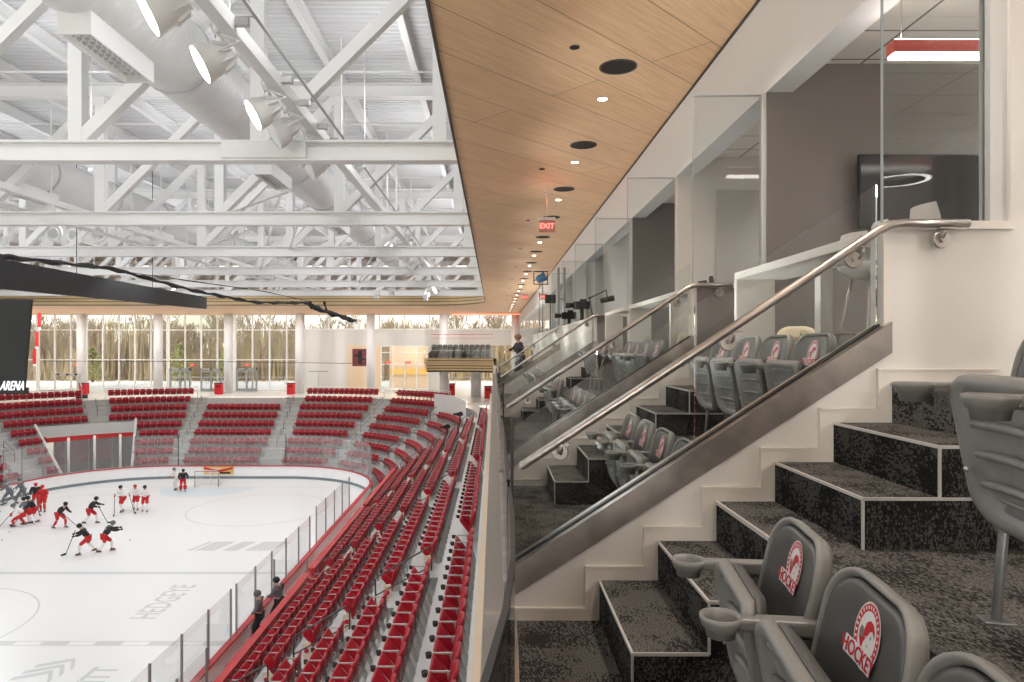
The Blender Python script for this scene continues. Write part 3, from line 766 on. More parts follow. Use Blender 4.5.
def lounge(x, y, lab):
    t = thing('lounge_chair', lab, 'chair', (x, y, L(6)), PI / 2 - .3); t.scale = (.7, .8, .62)
    T = Matrix.Translation((.0, 0, .14)); b = MB()
    plate(b, rr_outline(.52, .44, .46, .1, .16), [(.01, -.05), (.8, -.05), (.97, -.035), (1, 0), (.97, .035), (.8, .05), (.01, .05)], lambda y, z: -.5 * y * y, T)
    bk = b.build('backrest', 'pattern', t)
    s = MB()
    for i in range(12):
        a = random.uniform(-.15, .15); z = random.uniform(.1, .36)
        s.tube([(-.052 - .5 * (a + .035 * math.cos(q)) ** 2, a + .035 * math.cos(q), .14 + z + .035 * math.sin(q)) for q in [i2 * PI / 4 for i2 in range(8)]], .004, 4, closed=True)
    s.build('printed_pattern', 'greywall', bk)
    MB().prism([(-.05, -.28, .2), (-.55, -.26, .2), (-.55, .26, .2), (-.05, .28, .2)], (0, 0, .14)).build('seat', 'pattern', t, bevel=.04)
    for i in (-.5, -.06):
        for j in (-.22, .22): MB().tube([(i, j, .2), (i * 1.05, j * 1.1, 0)], [.016, .01], 8).build('leg', 'black', t)
lounge(2.33, 8.0, 'cream patterned lounge chair beside the counter in the third suite')
lounge(2.75, 6.2, 'cream patterned lounge chair seen behind the nearest upper seats')
def credenza(x0, x1, y0, y1, lab):
    t = thing('credenza', lab, 'cabinet', ((x0 + x1) / 2, (y0 + y1) / 2, L(6))); w = (x1 - x0) / 2; d = (y1 - y0) / 2
    MB().box(-w, w, -d, d, .08, .84).build('body', 'greywall', t)
    MB().box(-w - .03, w, -d - .02, d + .02, .84, .89).build('worktop', 'trimw', t)
    MB().box(-w + .05, w, -d + .03, d - .03, 0, .08).build('plinth', 'black', t)
    for i in range(3):
        y = -d + 2 * d * i / 3
        dr = MB().box(-w - .02, -w, y + .01, y + 2 * d / 3 - .01, .1, .82).build('door', 'greywall', t)
        MB().tube([(-w - .035, y + .1, .4), (-w - .035, y + .1, .6)], .006, 6).build('handle', 'stainless', dr)
credenza(5.9, 6.49, 3.8, 6.4, 'dark credenza with white top along the back of the second suite')
credenza(5.9, 6.49, 7.4, 9.6, 'dark credenza with white top in the third suite')

# television on the charcoal wall
t = thing('wall_television', 'black television mounted on the near charcoal wall', 'television', (4.14, 6.69, 1.5))
MB().box(-.62, .62, -.11, -.07, -.36, .36).build('housing', 'black', t, bevel=.006)
MB().box(-.605, .605, -.113, -.11, -.345, .345).build('screen', mat('tv_glass', rgb(22, 22, 24), .12), t)
MB().box(-.5, -.44, -.07, 0, -.2, .2).box(.44, .5, -.07, 0, -.2, .2).box(-.5, .5, -.03, 0, -.05, .05).build('wall_bracket', 'black', t)
# pendants
t = thing('linear_pendant', 'long red linear pendant lamp seen through the tall glass', 'pendant lamp', (0, 5.0, 0))
MB().box(2.9, 5.2, -.05, .05, 2.14, 2.23).build('housing', 'pendred', t)
MB().box(2.91, 5.19, -.045, .045, 2.118, 2.14).build('lens', 'led', t)
MB().box(2.91, 5.19, -.04, .04, 2.2301, 2.236).build('added_uplight_strip', emit('added_uplight', (1, .95, .88, 1), 14), t)  # glowing strip added on top of the housing to brighten the tile ceiling
for x in (2.98, 5.1): MB().tube([(x, 0, 2.23), (x, 0, 2.78)], .003, 6).build('suspension_wire', 'stainless', t)
def ring_pendant(x, y, z, r, lab):
    t = thing('ring_pendant', lab, 'pendant lamp', (x, y, z))
    a = MB(); n = 40
    for q, (r0, z0, z1) in enumerate(((r, 0, .07),)):
        vs = []
        for (rr, zz) in ((r, 0.004), (r, .07), (r - .05, .07), (r - .05, .004)):
            vs += [(rr * math.cos(2 * PI * j / n), rr * math.sin(2 * PI * j / n), zz) for j in range(n)]
        a.add(vs, [(i * n + j, i * n + (j + 1) % n, ((i + 1) % 4) * n + (j + 1) % n, ((i + 1) % 4) * n + j) for i in range(3) for j in range(n)])
    a.build('ring_housing', 'black', t)
    b = MB(); vs = []
    for rr in (r - .002, r - .048): vs += [(rr * math.cos(2 * PI * j / n), rr * math.sin(2 * PI * j / n), .004) for j in range(n)]
    b.add(vs, [(j, (j + 1) % n, n + (j + 1) % n, n + j) for j in range(n)]); b.build('ring_lens', 'led', t, fix=False)
    for k in range(3):
        q = 2 * PI * k / 3; MB().tube([(r * math.cos(q), r * math.sin(q), .07), (0, 0, 2.78 - z)], .002, 5).build('suspension_wire', 'stainless', t)
ring_pendant(4.35, -.4, 1.78, .3, 'glowing ring pendant lamp reflected in the tall glass')
# recessed things in the wood soffit
def downlight(x, y, z, r, lab, grp, kind='lamp', warm=True):
    if kind == 'lamp':
        t = thing('recessed_downlight', lab, 'ceiling light', (x, y, z), 0, grp)
        MB().lathe([(r, 0), (r, -.006), (r * .72, -.004), (r * .7, 0.0)], 20).build('trim_ring', 'dark_edge', t)
        MB().disc((0, 0, -.007), r * .8, (0, 0, -1)).build('lens', 'dl', t, fix=False)
    else:
        t = thing('ceiling_speaker', lab, 'speaker', (x, y, z), 0, grp)
        MB().lathe([(r, 0), (r, -.008), (r * .9, -.008), (r * .88, -.001)], 28).build('trim_ring', 'dark_edge', t)
        MB().disc((0, 0, -.002), r * .89, (0, 0, -1), 28).build('grille', mat('speaker_grille', rgb(44, 38, 32), .7) if 'grl' not in globals() else grl, t, fix=False)
    return t
grl = mat('speaker_grille', rgb(44, 38, 32), .7)
d0 = downlight(1.53, 9.63, ZC, .085, 'lit recessed downlight in the wood soffit, nearest the camera', 'soffit downlights')
s0 = downlight(1.55, 8.53, ZC, .235, 'large round dark ceiling speaker in the wood soffit, largest and nearest', 'soffit speakers', 'sp')
h0 = downlight(.94, 7.97, ZC, .06, 'small dark sprinkler cover in the wood soffit, nearest the camera', 'soffit sprinkler covers', 'sp')
h0.name = 'sprinkler_cover'; h0['category'] = 'sprinkler'
for k in range(1, 18):
    dup(d0, (1.53, 9.63 + PITCH * k, ZC), 0, 'lit soffit downlight, %s in line from the camera' % ORD[k])
    dup(s0, (1.55, 8.53 + PITCH * k, ZC), 0, 'round dark soffit speaker, %s in line from the camera' % ORD[k])
for k in range(1, 9): dup(h0, (.94, 7.97 + 5.45 * k, ZC), 0, 'small dark sprinkler cover, %s in line from the camera' % ORD[k])
# exit signs
def exit_sign(x, y, z, lab):
    t = thing('exit_sign', lab, 'exit sign', (x, y, z))
    MB().box(-.17, .17, -.02, .02, -.13, .13).build('plate', mat('exit_plate', rgb(205, 150, 140), .4), t)
    MB().box(-.18, .18, -.03, .03, .13, .19).build('housing', 'bulk', t)
    MB().tube([(0, 0, .19), (0, 0, ZC - z)], .01, 6).build('stem', 'bulk', t)
    text_mesh('lettering', 'EXIT', .155, 'exit', t, Matrix.Translation((0, -.024, 0)) @ Matrix.Rotation(PI / 2, 4, 'X'), .002, .002)
exit_sign(1.13, 14.6, 2.58, 'red EXIT sign hanging from the wood soffit, larger and nearer one')
exit_sign(1.63, 36, 2.62, 'distant red EXIT sign below the far soffit downlights')
exit_sign(2.4, 33, 2.42, 'second distant red EXIT sign beside the bulkhead')
# press position: stage light, monitor, twin posts, desk lamp, cameras
t = thing('stage_light', 'blue and black stage light on a pole above the press counter', 'stage light', (2.05, 30, L(6)))
MB().tube([(-.05, 0, 0), (-.05, 0, 3.0)], .03, 8).tube([(.08, 0, 0), (.08, 0, 3.0)], .03, 8).build('pole', 'post', t)
T = Matrix.Translation((0, 0, 3.2)) @ Matrix.Rotation(math.radians(60), 4, 'Y') @ Matrix.Scale(.8, 4)
MB().lathe([(0, -.25), (.16, -.25), (.22, -.1), (.22, .2), (.28, .24), (.28, .3), (.0, .26)], 16, 0, T).build('lamp_housing', 'blue', t)
MB().box(-.3, .3, -.02, .02, 3.1, 3.14).box(-.32, -.28, -.02, .02, 2.95, 3.45).box(.28, .32, -.02, .02, 2.95, 3.45).box(-.32, .32, -.25, -.21, 2.9, 2.94).box(-.32, .32, -.25, -.21, 3.45, 3.5).build('barn_door', 'black', t)
t = thing('video_monitor', 'black video monitor on a stand above the press counter', 'monitor', (1.98, 24, .585))
MB().box(-.19, .19, -.03, .03, .95, 1.25).build('screen', 'black', t)
MB().tube([(0, 0, 0), (0, 0, .95)], .015, 8).box(-.15, .15, -.1, .1, 0, .02).build('stand', 'black', t)
t = thing('steel_post', 'dark twin steel post rising from the press counter', 'post', (2.12, 21.5, .585))
MB().box(-.12, -.05, -.04, .04, 0, 1.91).box(.06, .13, -.04, .04, 0, 1.91).box(-.12, .13, -.03, .03, .9, .94).build('shaft', 'mullg', t)
MB().box(-.15, .16, -.07, .07, 0, .03).build('foot_plate', 'black', t)
t = thing('desk_lamp', 'black jointed desk lamp clamped on the press counter', 'desk lamp', (2.02, 14.0, .585))
MB().cyl((0, 0), .05, 0, .04, 12).tube([(0, 0, .04), (-.06, 0, .42)], .014, 6).tube([(-.06, 0, .42), (.28, 0, .58)], .014, 6).sphere((-.06, 0, .42), .028, 8).build('arm', 'black', t)
MB().tube([(.28, 0, .58), (.3, 0, .42)], .012, 6).tube([(.16, 0, .36), (.44, 0, .42)], [.05, .06], 8).build('lamp_shade', 'black', t)
def camera_rig(x, y, z, h, lab, c='black', rz=0):
    t = thing('video_camera', lab, 'video camera', (x, y, z), rz)
    for k in range(3):
        a = 2 * PI * k / 3; MB().tube([(0, 0, h * .8), (.32 * math.cos(a), .32 * math.sin(a), 0)], .018, 6).build('tripod_leg', c, t)
    MB().cyl((0, 0), .05, h * .75, h, 10).build('tripod_head', c, t)
    b = MB().box(-.22, .2, -.08, .08, h, h + .2).box(-.05, .12, -.04, .04, h + .2, h + .26); b.build('camera_body', c, t, bevel=.01)
    MB().tube([(-.22, 0, h + .1), (-.42, 0, h + .1)], [.06, .075], 12).build('camera_lens', c, t)
camera_rig(2.25, 17.5, L(6), 1.15, 'dark video camera standing behind the press counter beside the desk lamp')
camera_rig(2.2, 20.0, L(6), 1.0, 'second dark video camera behind the press counter beside twin posts')

# lights of the suites
def lamp(kind, loc, e, size=.2, col=(1, 1, 1), rot=(0, 0, 0), spot=None, blend=.5, sy=None):
    l = bpy.data.lights.new('lamp', kind); l.energy = e; l.color = col
    if kind == 'AREA':
        l.size = size
        if sy: l.shape = 'RECTANGLE'; l.size_y = sy
    else: l.shadow_soft_size = size
    if kind == 'SPOT': l.spot_size = spot or 2.4; l.spot_blend = blend
    o = bpy.data.objects.new('lamp', l); COL.objects.link(o); o.location = loc; o.rotation_euler = rot; return o
WARM = (1, .92, .84)
for k in range(-4, 18):
    y = 9.63 + PITCH * k
    lamp('SPOT', (1.53, y, ZC - .03), 150, .07, WARM, spot=2.0, blend=1)

# ================================================================== ARENA
ZI = -11.0
CR, CL, CY = (-18.15, 48.6), (-26.4, 48.6), 48.6   # corner centres of the seating bowl
RB = 8.5
def path(d, s):
    # s: metres along the board line measured on the boards; returns point, inward normal angle
    # segments: right side (s<0 : going towards the camera), right corner, end, left corner, left side
    r = RB + d; qc = RB * PI / 2
    if s < 0: return V((CR[0] + r, CY + s, 0)), 0.0
    if s < qc:
        a = s / RB; return V((CR[0] + r * math.cos(a), CY + r * math.sin(a), 0)), a
    s2 = s - qc; le = CR[0] - CL[0]
    if s2 < le: return V((CR[0] - s2, CY + r, 0)), PI / 2
    s3 = s2 - le
    if s3 < qc:
        a = PI / 2 + s3 / RB; return V((CL[0] + r * math.cos(a), CY + r * math.sin(a), 0)), a
    return V((CL[0] - r, CY - (s3 - qc), 0)), PI
QC = RB * PI / 2; LE = CR[0] - CL[0]
def s_theta(th): return RB * math.radians(90 - th)          # right corner, th from the end line
def s_x(x): return QC + (CR[0] - x)
def s_left(th): return QC + LE + RB * math.radians(th)
RT, RR = .95, .6825
def RD(i): return 1.5 + RT * i                                # distance of row i behind the boards
def RZ(i): return -9.75 + RR * i - .55                        # tread height of row i
NR = 9
aisles = [(-1.2 - 10.8, -10.8), (-2.2, -1.0)]
# side aisles by Y
side_sections = [(5.0, 15.3), (16.4, 25.0), (26.2, 35.5), (36.7, 46.8)]
TH = lambda a, b: (s_theta(b), s_theta(a))
sections = []   # name, s0, s1, rows
for k, (a, b) in enumerate(side_sections): sections.append(('side section %s' % ('one', 'two', 'three', 'four')[k], a - CY, b - CY, range(2, 9)))
sections.append(('G', s_theta(85), s_theta(59), range(0, 7)))
sections.append(('F', s_theta(54), s_theta(31), range(0, 9)))
sections.append(('E', s_theta(25), s_x(-18.3), range(0, 9)))
sections.append(('D', s_x(-20.0), s_left(2.5), range(0, 7)))
sections.append(('C', s_left(8), s_left(33), range(0, 9)))
sections.append(('B', s_left(39), s_left(64), range(0, 9)))
sections.append(('A', s_left(72), s_left(90) + 6, range(0, 9)))
TUN0, TUN1, TROW = s_left(24), s_left(55), 5
def in_tunnel(s, i): return i < TROW and TUN0 < s < TUN1

# treads and risers of the bowl, swept along the path
def samples(s0, s1, step=1.0):
    n = max(1, int(math.ceil((s1 - s0) / step))); return [s0 + (s1 - s0) * k / n for k in range(n + 1)]
def sweep(mb, s0, s1, d0, d1, z0, z1, m=0, step=1.0):
    ss = samples(s0, s1, step) if not (s0 < 0 and s1 <= 0) else [s0, s1]
    vs = []
    for s_ in ss:
        for (d, z) in ((d0, z0), (d1, z0), (d1, z1), (d0, z1)):
            p, a = path(d, s_); vs.append((p.x, p.y, z))
    n = len(ss); fs = []
    for k in range(n - 1):
        for j in range(4): fs.append((k * 4 + j, k * 4 + (j + 1) % 4, (k + 1) * 4 + (j + 1) % 4, (k + 1) * 4 + j))
    fs += [(3, 2, 1, 0), tuple((n - 1) * 4 + j for j in range(4))]
    mb.add(vs, fs, m)
SEND = s_left(90) + 12
m = MB()
for i in range(NR):
    d0 = RD(i) - .62; d1 = RD(i) + RT - .62 + (.5 if i == 8 else 0); z = RZ(i)
    bot = z - RR - .25
    zones = [(-56, 0), (0, TUN0), (TUN1, SEND)] if i < TROW else [(-56, 0), (0, SEND)]
    if i < 2: zones = [(zz[0], zz[1]) for zz in zones if zz[0] != -56]
    for (a, b) in zones: sweep(m, a, b, d0, d1, bot, z)
struct(m.build('floor_seating_bowl', 'conc'))
# aisle half steps
m = MB(); ais = [(sections[k][2], sections[k + 1][1]) for k in range(len(sections) - 1)]
ais[3] = (46.8 - CY, s_theta(85))
for (a, b) in ais:
    if b - a > 3: continue
    for i in range(2 if a < 0 else 1, NR - 1):
        if in_tunnel((a + b) / 2, i): continue
        sweep(m, a + .05, b - .05, RD(i) + RT - .62 - .32, RD(i) + RT - .62, RZ(i), RZ(i) + RR / 2)
struct(m.build('trim_aisle_steps', 'conc'))
# concourse floor behind the bowl and rink slab
ZCON = RZ(8)
m = MB(); sweep(m, s_theta(57), SEND, RD(8) + .8, 40, ZCON - .3, ZCON - .01); m.box(-7.5, 7, 64.5, 96, ZCON - .3, ZCON - .012)
struct(m.build('floor_concourse', 'floorw'))
m = MB().box(-60, 3, -8, 80, ZI - .3, ZI - .06); struct(m.build('floor_slab', 'conc'))
# wall of the top row on the near side
m = MB().box(-.33, -.27, YA, 58, -5.3, -3.96).box(-.27, -.15, YA, 58, -5.3, -3.92, 1)
struct(m.build('wall_behind_top_row', ['galv', 'cream']))
# grey wall behind section D where the top rows are missing
m = MB(); sweep(m, s_x(-19.9), s_left(2.6), RD(7) - .65, RD(8) + .9, RZ(6), ZCON + .02); struct(m.build('wall_gap_concourse', 'galv'))
m = MB(); sweep(m, s_theta(85), s_theta(55), RD(7) - .66, RD(7) - .5, RZ(6), ZCON + .9); struct(m.build('wall_corner_parapet', 'galv'))

# ---- ice
def rink_outline(dx, n=16):
    r = RB; x0, x1, y0, y1 = -34.9 + dx, -8.9 - dx, -3.9 + dx, 57.1 - dx; rr_ = r - dx; pts = []
    for (cx, cy, a0) in ((x1 - rr_, y1 - rr_, 0), (x0 + rr_, y1 - rr_, PI / 2), (x0 + rr_, y0 + rr_, PI), (x1 - rr_, y0 + rr_, 1.5 * PI)):
        for k in range(n + 1): a = a0 + PI / 2 * k / n; pts.append((cx + rr_ * math.cos(a), cy + rr_ * math.sin(a)))
    return pts
ro = rink_outline(0)
m = MB().prism([(x, y, ZI) for x, y in ro], (0, 0, -.05)); ice = m.build('ice_sheet', 'ice', fix=True)
tag(ice, 'white ice sheet of the hockey rink', 'ice')
# painted markings, thin films frozen in the top of the ice
def film(name, lab, mb, m='mark'):
    o = mb.build(name, m); return tag(o, lab, 'ice marking')
film('goal_line', 'faint thin goal line across the ice in front of the far net', MB().box(-33, -10.6, 53.6, 53.66, ZI, ZI + .004))
film('blue_line', 'faint grey line straight across the ice beyond the lettering', MB().box(-34.8, -9, 33.1, 33.4, ZI, ZI + .004), 'mark2')
m = MB().box(-34.8, -9, 25.15, 25.2, ZI, ZI + .004).box(-34.8, -9, 25.5, 25.55, ZI, ZI + .004)
for k in range(13): m.box(-34.8 + 2 * k, -33.8 + 2 * k, 25.2, 25.5, ZI, ZI + .004)
film('center_line', 'dashed grey centre line nearest the camera across the ice', m, 'mark')
def circle(cx, cy, r, w=.07, a0=0, a1=2 * PI, n=48):
    m = MB(); vs = []
    for k in range(n + 1):
        a = a0 + (a1 - a0) * k / n
        for q in (r - w / 2, r + w / 2):
            for z in (ZI, ZI + .004): vs.append((cx + q * math.cos(a), cy + q * math.sin(a), z))
    fs = []
    for k in range(n):
        o = k * 4; fs += [(o + 1, o + 3, o + 7, o + 5), (o, o + 1, o + 5, o + 4), (o + 2, o + 6, o + 7, o + 3)]
    return m.add(vs, fs)
film('center_circle', 'faint centre circle at the left edge of the ice', circle(-23.2, 26.6, 4.57))
film('faceoff_circle', 'faint faceoff circle on the right in front of the far net', circle(-16.0, 46.5, 4.57))
film('faceoff_circle', 'faint faceoff circle on the left behind the red group of players', circle(-28.6, 46.5, 4.57))
film('goal_crease', 'pale crease in front of the far net', circle(-22.3, 53.6, 1.83, 3.5, PI, 2 * PI, 20).box(-22.3, -22.29, 53.6, 53.61, ZI, ZI + .004), mat('crease_blue', rgb(222, 236, 243), .3))
film('goal_crease', 'grey emblem in the middle of the centre circle', circle(-23.2, 26.6, 1.2, .5).add([(-24.1, 26, ZI + .004), (-22.2, 26.2, ZI + .004), (-22.6, 27.4, ZI + .004), (-23.8, 27.2, ZI + .004)], [(0, 1, 2, 3)]))
R90 = Matrix.Rotation(PI / 2, 4, 'Z')
o = text_mesh('ice_lettering', 'HEDGEYE', 1.5, 'mark', None, Matrix.Translation((-14.2, 29.6, ZI + .001)) @ R90 @ Matrix.Diagonal((.62, 1, 1, 1)), .003, .02)
tag(o, 'grey HEDGEYE lettering painted on the ice', 'ice lettering')
m = MB()
for (a, b) in ((0, 1.1), (1.5, 2.3), (2.7, 4.2)):
    m.prism([(-16.2 + a, 36.9, ZI), (-16.2 + b, 36.9, ZI), (-15.7 + b, 38.6, ZI), (-15.7 + a, 38.6, ZI)], (0, 0, .004))
m.prism([(-16.6, 36.9, ZI), (-16.35, 36.9, ZI), (-15.85, 38.6, ZI), (-16.1, 38.6, ZI)], (0, 0, .004))
film('sponsor_mark', 'grey slanted sponsor mark on the ice beyond the lettering', m)
m = MB()
for k in range(3):
    m.prism([(-16.0 + .1 * k, 22.5 + .45 * k, ZI), (-15.0 + .1 * k, 23.0 + .45 * k, ZI), (-14.6 + .1 * k, 22.3 + .45 * k, ZI), (-14.6 + .1 * k, 22.55 + .45 * k, ZI), (-15.0 + .1 * k, 23.25 + .45 * k, ZI), (-16.0 + .1 * k, 22.75 + .45 * k, ZI)], (0, 0, .004))
film('sponsor_mark', 'grey chevron mark low on the ice near the bottom of the photo', m)
o = text_mesh('ice_lettering', 'ITT', 1.3, 'mark', None, Matrix.Translation((-13.2, 22.9, ZI + .001)) @ R90 @ Matrix.Diagonal((.62, 1, 1, 1)), .003, .02)
tag(o, 'partly cut grey letters on the ice beside the chevron mark', 'ice lettering')

# ---- dasher boards: one thing per straight or curved run
def boards(pts, lab):
    t = thing('dasher_boards', lab, 'rink boards', (0, 0, 0), 0, 'rink boards'); a, b, c = MB(), MB(), MB()
    for p, q in zip(pts[:-1], pts[1:]):
        a.bar((p[0], p[1], ZI + .53), (q[0], q[1], ZI + .53), .1, 1.0)
        b.bar((p[0], p[1], ZI + .1), (q[0], q[1], ZI + .1), .14, .22)
        c.bar((p[0], p[1], ZI + 1.06), (q[0], q[1], ZI + 1.06), .22, .06)
    a.build('board_panel', 'board', t); b.build('kick_plate', 'kick', t); c.build('cap_rail', 'redcap', t)
n = 16
boards([(-8.9, 5), (-8.9, 48.6)], 'straight near-side rink boards with red cap rail below the glass')
boards(ro[0:17], 'curved rink boards at the far right corner with red cap rail')
boards(ro[16:18], 'straight white end boards with red cap rail behind the far net')
boards(ro[17:34], 'curved rink boards at the far left corner with red cap rail')
boards([ro[33], (-34.9, 20)], 'rink boards of the opposite side, left of the photo')
t = tag(MB().box(-24.2, -21.75, 57.0, 57.04, ZI + .35, ZI + 1.02, 0).box(-23.95, -22.8, 56.99, 57.0, ZI + .45, ZI + .92, 1).box(-22.9, -22.0, 56.985, 57.0, ZI + .42, ZI + .58, 2)
    .prism([(-24.2, 56.98, ZI + .8), (-24.2, 56.98, ZI + 1.0), (-23.0, 56.98, ZI + .72), (-21.8, 56.98, ZI + 1.0), (-21.8, 56.98, ZI + .8), (-23.0, 56.98, ZI + .55)], (0, .01, 0), 3)
    .build('board_banner', ['yellow', 'cream', 'cblack', 'redwall']), 'yellow and red banner on the end boards behind the net', 'banner')

# ---- rink glass
def glass_run(name, pts, z0, z1, lab, step, grp, every=1, mat_='glassr'):
    t = thing(name, lab, 'rink glass', (0, 0, 0), 0, grp); acc = 0
    L_ = [V((p[0], p[1], 0)) for p in pts]; out = [L_[0]]
    for p, q in zip(L_[:-1], L_[1:]):
        d = (q - p).length; k = max(1, round(d / step))
        out += [p + (q - p) * (j + 1) / k for j in range(k)]
    for p, q in zip(out[:-1], out[1:]):
        m = MB().bar((p.x, p.y, (z0 + z1) / 2), (q.x, q.y, (z0 + z1) / 2), .014, z1 - z0)
        m.build('glass_panel', mat_, t)
    for p in out[::every]:
        MB().box(p.x - .03, p.x + .03, p.y - .025, p.y + .025, z0 - .05, z1 + (.02 if (z1 - z0) < 2.2 else 0)).build('glass_post', 'post', t)
glass_run('rink_glass', [(-8.9, 12.2), (-8.9, 23.1)], -9.92, -8.2, 'near-side rink glass from the bottom of the photo to the bench door', 1.82, 'rink glass')
glass_run('rink_glass', [(-8.9, 23.6), (-8.9, 33.0)], -9.92, -8.2, 'near-side rink glass in front of the two standing people', 1.88, 'rink glass')
glass_run('rink_glass', [(-8.9, 34.2), (-8.9, 42.0)], -9.92, -8.0, 'near-side rink glass beyond the benches, ending before the corner', 1.95, 'rink glass')
glass_run('rink_glass', [ro[k] for k in range(2, 17, 2)], -9.92, -7.35, 'tall curved rink glass at the far right corner', 2.0, 'rink glass', 1, 'glasse')
glass_run('rink_glass', [ro[16], ro[17]], -9.92, -7.35, 'tall rink glass on the end boards behind the far net', 2.3, 'rink glass', 1, 'glasse')
glass_run('rink_glass', [ro[k] for k in range(17, 34, 2)], -9.92, -7.35, 'tall rink glass at the far left corner in front of the tunnel', 2.0, 'rink glass', 1, 'glasse')
# bench enclosure behind the near boards
glass_run('bench_glass', [(-8.2, 14.0), (-8.2, 19.5)], -9.9, -8.6, 'lower inner glass behind the near bench at the bottom of the photo', 1.8, 'bench glass')
glass_run('bench_glass', [(-8.88, 21.2), (-7.55, 21.2)], -9.9, -8.6, 'short cross pane of glass at the near end of the bench', 1.3, 'bench glass')
glass_run('bench_glass', [(-8.88, 27.6), (-7.55, 27.6)], -9.9, -8.6, 'short cross pane of glass just beyond the two standing people', 1.3, 'bench glass')
m = MB().box(-8.85, -6.95, 5, 47, ZI, -10.45); struct(m.build('floor_bench', 'conc'))
def bench(y0, y1, lab):
    t = thing('players_bench', lab, 'bench', (-7.55, (y0 + y1) / 2, -10.45), 0, 'players benches'); d = (y1 - y0) / 2
    MB().box(-.2, .2, -d, d, .42, .48).build('seat_board', 'board', t, bevel=.01)
    MB().box(-.03, .03, -d, d, .0, .42).build('support', 'board', t)
    MB().box(-.95, -.9, -d, d, .3, .36).box(-.95, -.92, -d, d, 0, .3).build('footboard', 'redwall', t)
bench(9, 20.6, 'long white bench behind the near boards at the bottom of the photo')
bench(21.6, 27.3, 'white bench behind the glass where two people stand')
bench(28, 34, 'white bench farther along the near boards')
# red wall in front of the first side row, one per section
for k, (a, b) in enumerate(side_sections):
    o = MB().box(-6.97, -6.86, a - .3, b + .3, -10.5, -8.42, 0).box(-7.02, -6.8, a - .32, b + .32, -8.42, -8.38, 1).build('front_panel_wall', ['redwall', 'redcap'])
    tag(o, 'red parapet in front of the first side row, %s from the camera' % ORD[k].replace('first', 'nearest'), 'parapet', 'red parapets')

# ---- goal
t = thing('hockey_goal', 'hockey net standing in front of the end boards', 'goal', (-22.6, 53.7, ZI))
m = MB()
pts = [(-.92, 0, 0), (-.92, 0, 1.22), (.92, 0, 1.22), (.92, 0, 0)]
m.tube(pts, .035, 8); m.build('goal_frame', mat('goal_pink', rgb(150, 110, 100), .5), t)
m = MB().tube([(-.92, 0, .03), (-.85, 1.0, .03), (.85, 1.0, .03), (.92, 0, .03)], .03, 6)
m.tube([(-.92, 0, 1.22), (-.5, .5, 1.2), (.5, .5, 1.2), (.92, 0, 1.22)], .02, 6).tube([(0, 1.0, .03), (0, .5, 1.2)], .02, 6); m.build('base_frame', 'white', t)
m = MB()
for k in range(13):
    a = k / 12
    m.tube([(-.92 + .07 * a, a, .03), (-.92 + .42 * a, .5 * a, 1.21)], .006, 3); m.tube([(.92 - .07 * a, a, .03), (.92 - .42 * a, .5 * a, 1.21)], .006, 3)
    x = -.85 + 1.7 * a; m.tube([(x, 1.0, .03), (x * .6, .5, 1.2), (x * 1.08, 0, 1.22)], .006, 3)
for k in range(8):
    z = .1 + k * .14; f = z / 1.2; m.tube([(-.92, 0, z), (-.85 + .35 * f, 1 - .5 * f, z), (.85 - .35 * f, 1 - .5 * f, z), (.92, 0, z)], .006, 3)
m.build('netting', 'net', t)

# ---- arena seats
def arena_seat_parts(t=None):
    T0 = Matrix.Translation((0, 0, .43)) @ Matrix.Rotation(math.radians(15), 4, 'Y')
    out = rr_outline(.45, .505, .44, .07, .13, 4); cv = lambda y, z: -1.0 * y * y
    b = MB(); plate(b, out, [(.01, -.012), (.85, -.012), (.96, -.02), (1, 0), (.96, .022), (.6, .03), (.01, .034)], cv, T0)
    P0 = Matrix.Translation((.02, 0, .32)) @ Matrix.Rotation(math.radians(-43), 4, 'Y')
    p = MB(); plate(p, rr_outline(.45, .49, .47, .05, .07, 4), [(.01, -.03), (.8, -.03), (1, -.01), (1, .01), (.85, .012), (.01, .022)], lambda y, z: .03 * (z / .4) ** 2 - .5 * y * y, P0)
    a = MB().prism([(.08, .235, .64), (.08, .235, .665), (-.29, .235, .665), (-.29, .235, .645)], (0, .026, 0))
    c = MB().lathe([(0, -.07), (.036, -.07), (.046, .0), (.038, .0), (.032, -.055), (0, -.055)], 10, 0, Matrix.Translation((-.345, .25, .66)))
    s = MB().prism([(.06, .238, .64), (-.06, .238, .64), (.0, .238, .3), (.12, .238, .0), (.2, .238, .0), (.08, .238, .34)], (0, .024, 0)).box(.0, .07, -.22, .24, .30, .34)
    return b, p, a, c, s
def detailed_seat():
    t = thing('arena_seat', 'x', 'seat'); b, p, a, c, s = arena_seat_parts()
    b.build('backrest', 'red', t); p.build('seat_pan', 'red', t); ar = a.build('armrest', 'armr', t); c.build('cup_holder', 'cup', ar); s.build('stand', 'armr', t)
    return t
def merged_seat():
    parts = arena_seat_parts(); m = MB()
    for k, q in zip((0, 0, 1, 2, 1), parts): m.add(q.v, q.f, 0, False); m.m[-len(q.f):] = [k] * len(q.f); m.sm[-len(q.f):] = q.sm
    return m
proto_d = detailed_seat(); ms = merged_seat(); me_obj = ms.build('arena_seat', ['red', 'armr', 'cup'])
slots = []
ROWN = {8: 'top row behind the wide walkway', 7: 'second row from the top', 6: 'third row from the top', 5: 'middle row', 4: 'third row from the bottom', 3: 'second row from the bottom', 2: 'front row at the red parapet'}
